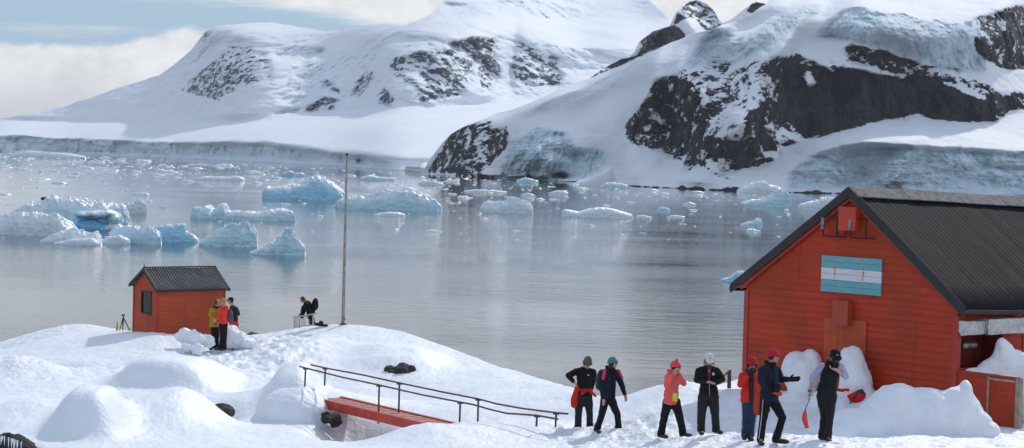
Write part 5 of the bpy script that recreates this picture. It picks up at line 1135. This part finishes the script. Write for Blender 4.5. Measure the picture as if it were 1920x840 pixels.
extra('backpack', r, [(b0, np.array([0, .19, 0]), np.cross(ax, (0, 1., 0))*.12, ax*.24), (b0-ax*.05+np.cross(ax, (0, 1., 0))*.0, np.array([0, .16, 0]), np.cross(ax, (0, 1., 0))*.135, ax*.17)], BLK, .015)
# ---- red pack on the snow bank
bg = P(1606, 746, 47.0)
pk = thing('red_pack', 'rounded red pack with a black carrying handle at the foot of the tall snow mound', 'pack', bg)
m = MB(); m.ell(bg+(.02, 0, .02), (.19, 0, .06), (0, .14, 0), (-.03, 0, .13)); m.ell(bg+(-.10, -.02, .03), (.12, 0, 0), (0, .1, 0), (0, 0, .06)); blob('bag', m, REDC, pk, .012, 3, .01, 9)
m = MB(); m.tube([bg+(-.16, -.13, -.12), bg+(-.06, -.18, .05), bg+(.0, -.16, .18), bg+(.10, -.14, .20), bg+(.14, -.12, .12)], .016, 8); part('handle', m, BLACKT, pk, True)
m = MB(); m.ell(bg+(.09, -.05, .12), (.08, 0, 0), (0, .07, 0), (0, 0, .06)); part('buckle', m, POST, pk, True)
m = MB(); m.box(P(1586, 731, 47.1), (.20, 0, .01), (0, .012, 0), (.0, 0, .028)); m.box(P(1576, 731.5, 47.1), (.07, 0, -.01), (0, .015, 0), (0, 0, .035)); part('strap', m, REDC, pk)
# ================================================================== AIR, SKY, SUN, CAMERA
def haze():
    m = bpy.data.materials.new('haze'); m.use_nodes = True; t = m.node_tree; t.nodes.clear()
    o = t.nodes.new('ShaderNodeOutputMaterial'); v = t.nodes.new('ShaderNodeVolumePrincipled')
    v.inputs['Color'].default_value = (.80, .88, 1, 1); v.inputs['Density'].default_value = HAZE; v.inputs['Anisotropy'].default_value = .3
    t.links.new(v.outputs[0], o.inputs['Volume'])
    b = MB(); b.box((0, 4100, 396), (4300, 0, 0), (0, 4500, 0), (0, 0, 404))
    ob = part('haze', b, m); tag(ob, 'thin blue sea air over the bay', 'haze', kind='stuff')
HAZE = 4e-5
haze()
SUN_EL, SUN_AZ = R(35), R(22)
w = bpy.data.worlds.new('World'); S.world = w; w.use_nodes = True; t = w.node_tree; t.nodes.clear()
def wn(ty, **k):
    o = t.nodes.new(ty)
    for a, b in k.items(): setattr(o, a, b)
    return o
def L(a, b): t.links.new(a, b)
out = wn('ShaderNodeOutputWorld'); sky = wn('ShaderNodeTexSky', sky_type='NISHITA'); sky.sun_disc = False; sky.sun_elevation = SUN_EL; sky.sun_rotation = SUN_AZ; sky.air_density = 1.2; sky.dust_density = .4; sky.ozone_density = 1.2
b1 = wn('ShaderNodeBackground'); b1.inputs[1].default_value = .10; L(sky.outputs[0], b1.inputs[0])
tc = wn('ShaderNodeTexCoord'); sp = wn('ShaderNodeSeparateXYZ'); L(tc.outputs['Generated'], sp.inputs[0])
def M(op, a, b=0., clamp=False):
    o = wn('ShaderNodeMath', operation=op); o.use_clamp = clamp
    for s, v in ((o.inputs[0], a), (o.inputs[1], b)):
        if isinstance(v, (int, float)): s.default_value = v
        else: L(v, s)
    return o.outputs[0]
def SS(v, a, b):
    o = wn('ShaderNodeMapRange', interpolation_type='SMOOTHSTEP')
    for s, q in zip(o.inputs[:3], (v, a, b)):
        if isinstance(q, (int, float)): s.default_value = q
        else: L(q, s)
    return o.outputs[0]
def NZ(scale, loc, sc, det, rg=.6):
    m = wn('ShaderNodeMapping'); m.inputs['Scale'].default_value = scale; m.inputs['Location'].default_value = loc; L(tc.outputs['Generated'], m.inputs[0])
    n = wn('ShaderNodeTexNoise'); n.inputs['Scale'].default_value = sc; n.inputs['Detail'].default_value = det; n.inputs['Roughness'].default_value = rg; L(m.outputs[0], n.inputs[0]); return n.outputs[0]
X_, Z_ = sp.outputs[0], sp.outputs[2]
n1 = NZ((1, 1, 1.6), (0, 0, 0), 28, 8); n2 = NZ((1, 1, 9), (2, 0, 0), 6, 7); n3 = NZ((1, 1, 2.5), (0, 3, 0), 2.2, 6)
# cumulus bank low on the left: its top climbs to the right
top = M('ADD', M('ADD', .0425, M('MULTIPLY', M('POWER', SS(X_, -.21, -.15), 2.), .0085)), M('MULTIPLY', M('SUBTRACT', n1, .5), .014))
bank = M('SUBTRACT', 1., SS(M('SUBTRACT', Z_, top), -.0012, .0028))
bank = M('MULTIPLY', bank, M('SUBTRACT', 1., M('MULTIPLY', SS(X_, -.145, -.13), .0)))
# high pale sheet above the blue gap
hs = SS(M('ADD', M('ADD', Z_, M('MULTIPLY', M('SUBTRACT', n2, .5), .035)), M('MULTIPLY', SS(X_, -.23, -.02), .012)), .0640, .0720)
brk = M('SUBTRACT', 1., M('MULTIPLY', SS(Z_, .12, .4), M('MULTIPLY', SS(n3, .45, .62), .75)))
hs = M('MULTIPLY', hs, brk)
rt = SS(X_, -.02, .06)
wisp = M('MULTIPLY', SS(n2, .56, .68), .45)
cl = M('MAXIMUM', M('MAXIMUM', bank, hs), M('MAXIMUM', rt, wisp), True)
hi = M('ADD', SS(X_, .0, .2), 0., True)
rmp = wn('ShaderNodeMix', data_type='RGBA'); L(M('MULTIPLY', SS(n1, .35, .65), 1.), rmp.inputs[0]); rmp.inputs[6].default_value = (.60, .60, .59, 1); rmp.inputs[7].default_value = (.80, .79, .76, 1)
lowd = SS(Z_, .008, .04)
rm2 = wn('ShaderNodeMix', data_type='RGBA'); L(lowd, rm2.inputs[0]); rm2.inputs[6].default_value = (.50, .51, .53, 1); L(rmp.outputs[2], rm2.inputs[7])
rm3 = wn('ShaderNodeMix', data_type='RGBA'); L(SS(Z_, .10, .3), rm3.inputs[0]); L(rm2.outputs[2], rm3.inputs[6]); rm3.inputs[7].default_value = (.40, .49, .64, 1)
b2 = wn('ShaderNodeBackground'); L(rm3.outputs[2], b2.inputs[0]); b2.inputs[1].default_value = CLOUD = 1.2
mx = wn('ShaderNodeMixShader'); L(cl, mx.inputs[0]); L(b1.outputs[0], mx.inputs[1]); L(b2.outputs[0], mx.inputs[2]); L(mx.outputs[0], out.inputs[0])
tn = wn('ShaderNodeMix', data_type='RGBA', blend_type='MIX'); L(SS(Z_, .05, .25), tn.inputs[0]); tn.inputs[6].default_value = (3.5, 5.1, 6.5, 1); L(sky.outputs[0], tn.inputs[7]); L(tn.outputs[2], b1.inputs[0])
sl_ = bpy.data.lights.new('sun', 'SUN'); sl_.energy = 2.3; sl_.angle = R(1.5); sl_.color = (1, .955, .88)
so = bpy.data.objects.new('sun', sl_); COL.objects.link(so)
sd = Vector((math.sin(SUN_AZ)*math.cos(SUN_EL), math.cos(SUN_AZ)*math.cos(SUN_EL), math.sin(SUN_EL)))
so.rotation_euler = sd.to_track_quat('Z', 'Y').to_euler(); so.location = sd*50+Vector((0, 60, 10))
cam = bpy.data.cameras.new('camera'); co_ = bpy.data.objects.new('camera', cam); COL.objects.link(co_)
cam.sensor_width = 36; cam.lens = 36*F/1920; cam.clip_end = 20000; cam.clip_start = .5
Mx = Matrix(((RT[0], UP[0], -_f[0], 0), (RT[1], UP[1], -_f[1], 0), (RT[2], UP[2], -_f[2], CAMZ), (0, 0, 0, 1)))
co_.matrix_world = Mx; S.camera = co_
S.view_settings.view_transform = 'Standard'; S.view_settings.look = 'None'; S.view_settings.exposure = 0.; S.view_settings.gamma = 1
S.render.resolution_x = 1024; S.render.resolution_y = 448
try: S.cycles.max_bounces = 8; S.cycles.volume_bounces = 1
except Exception: pass
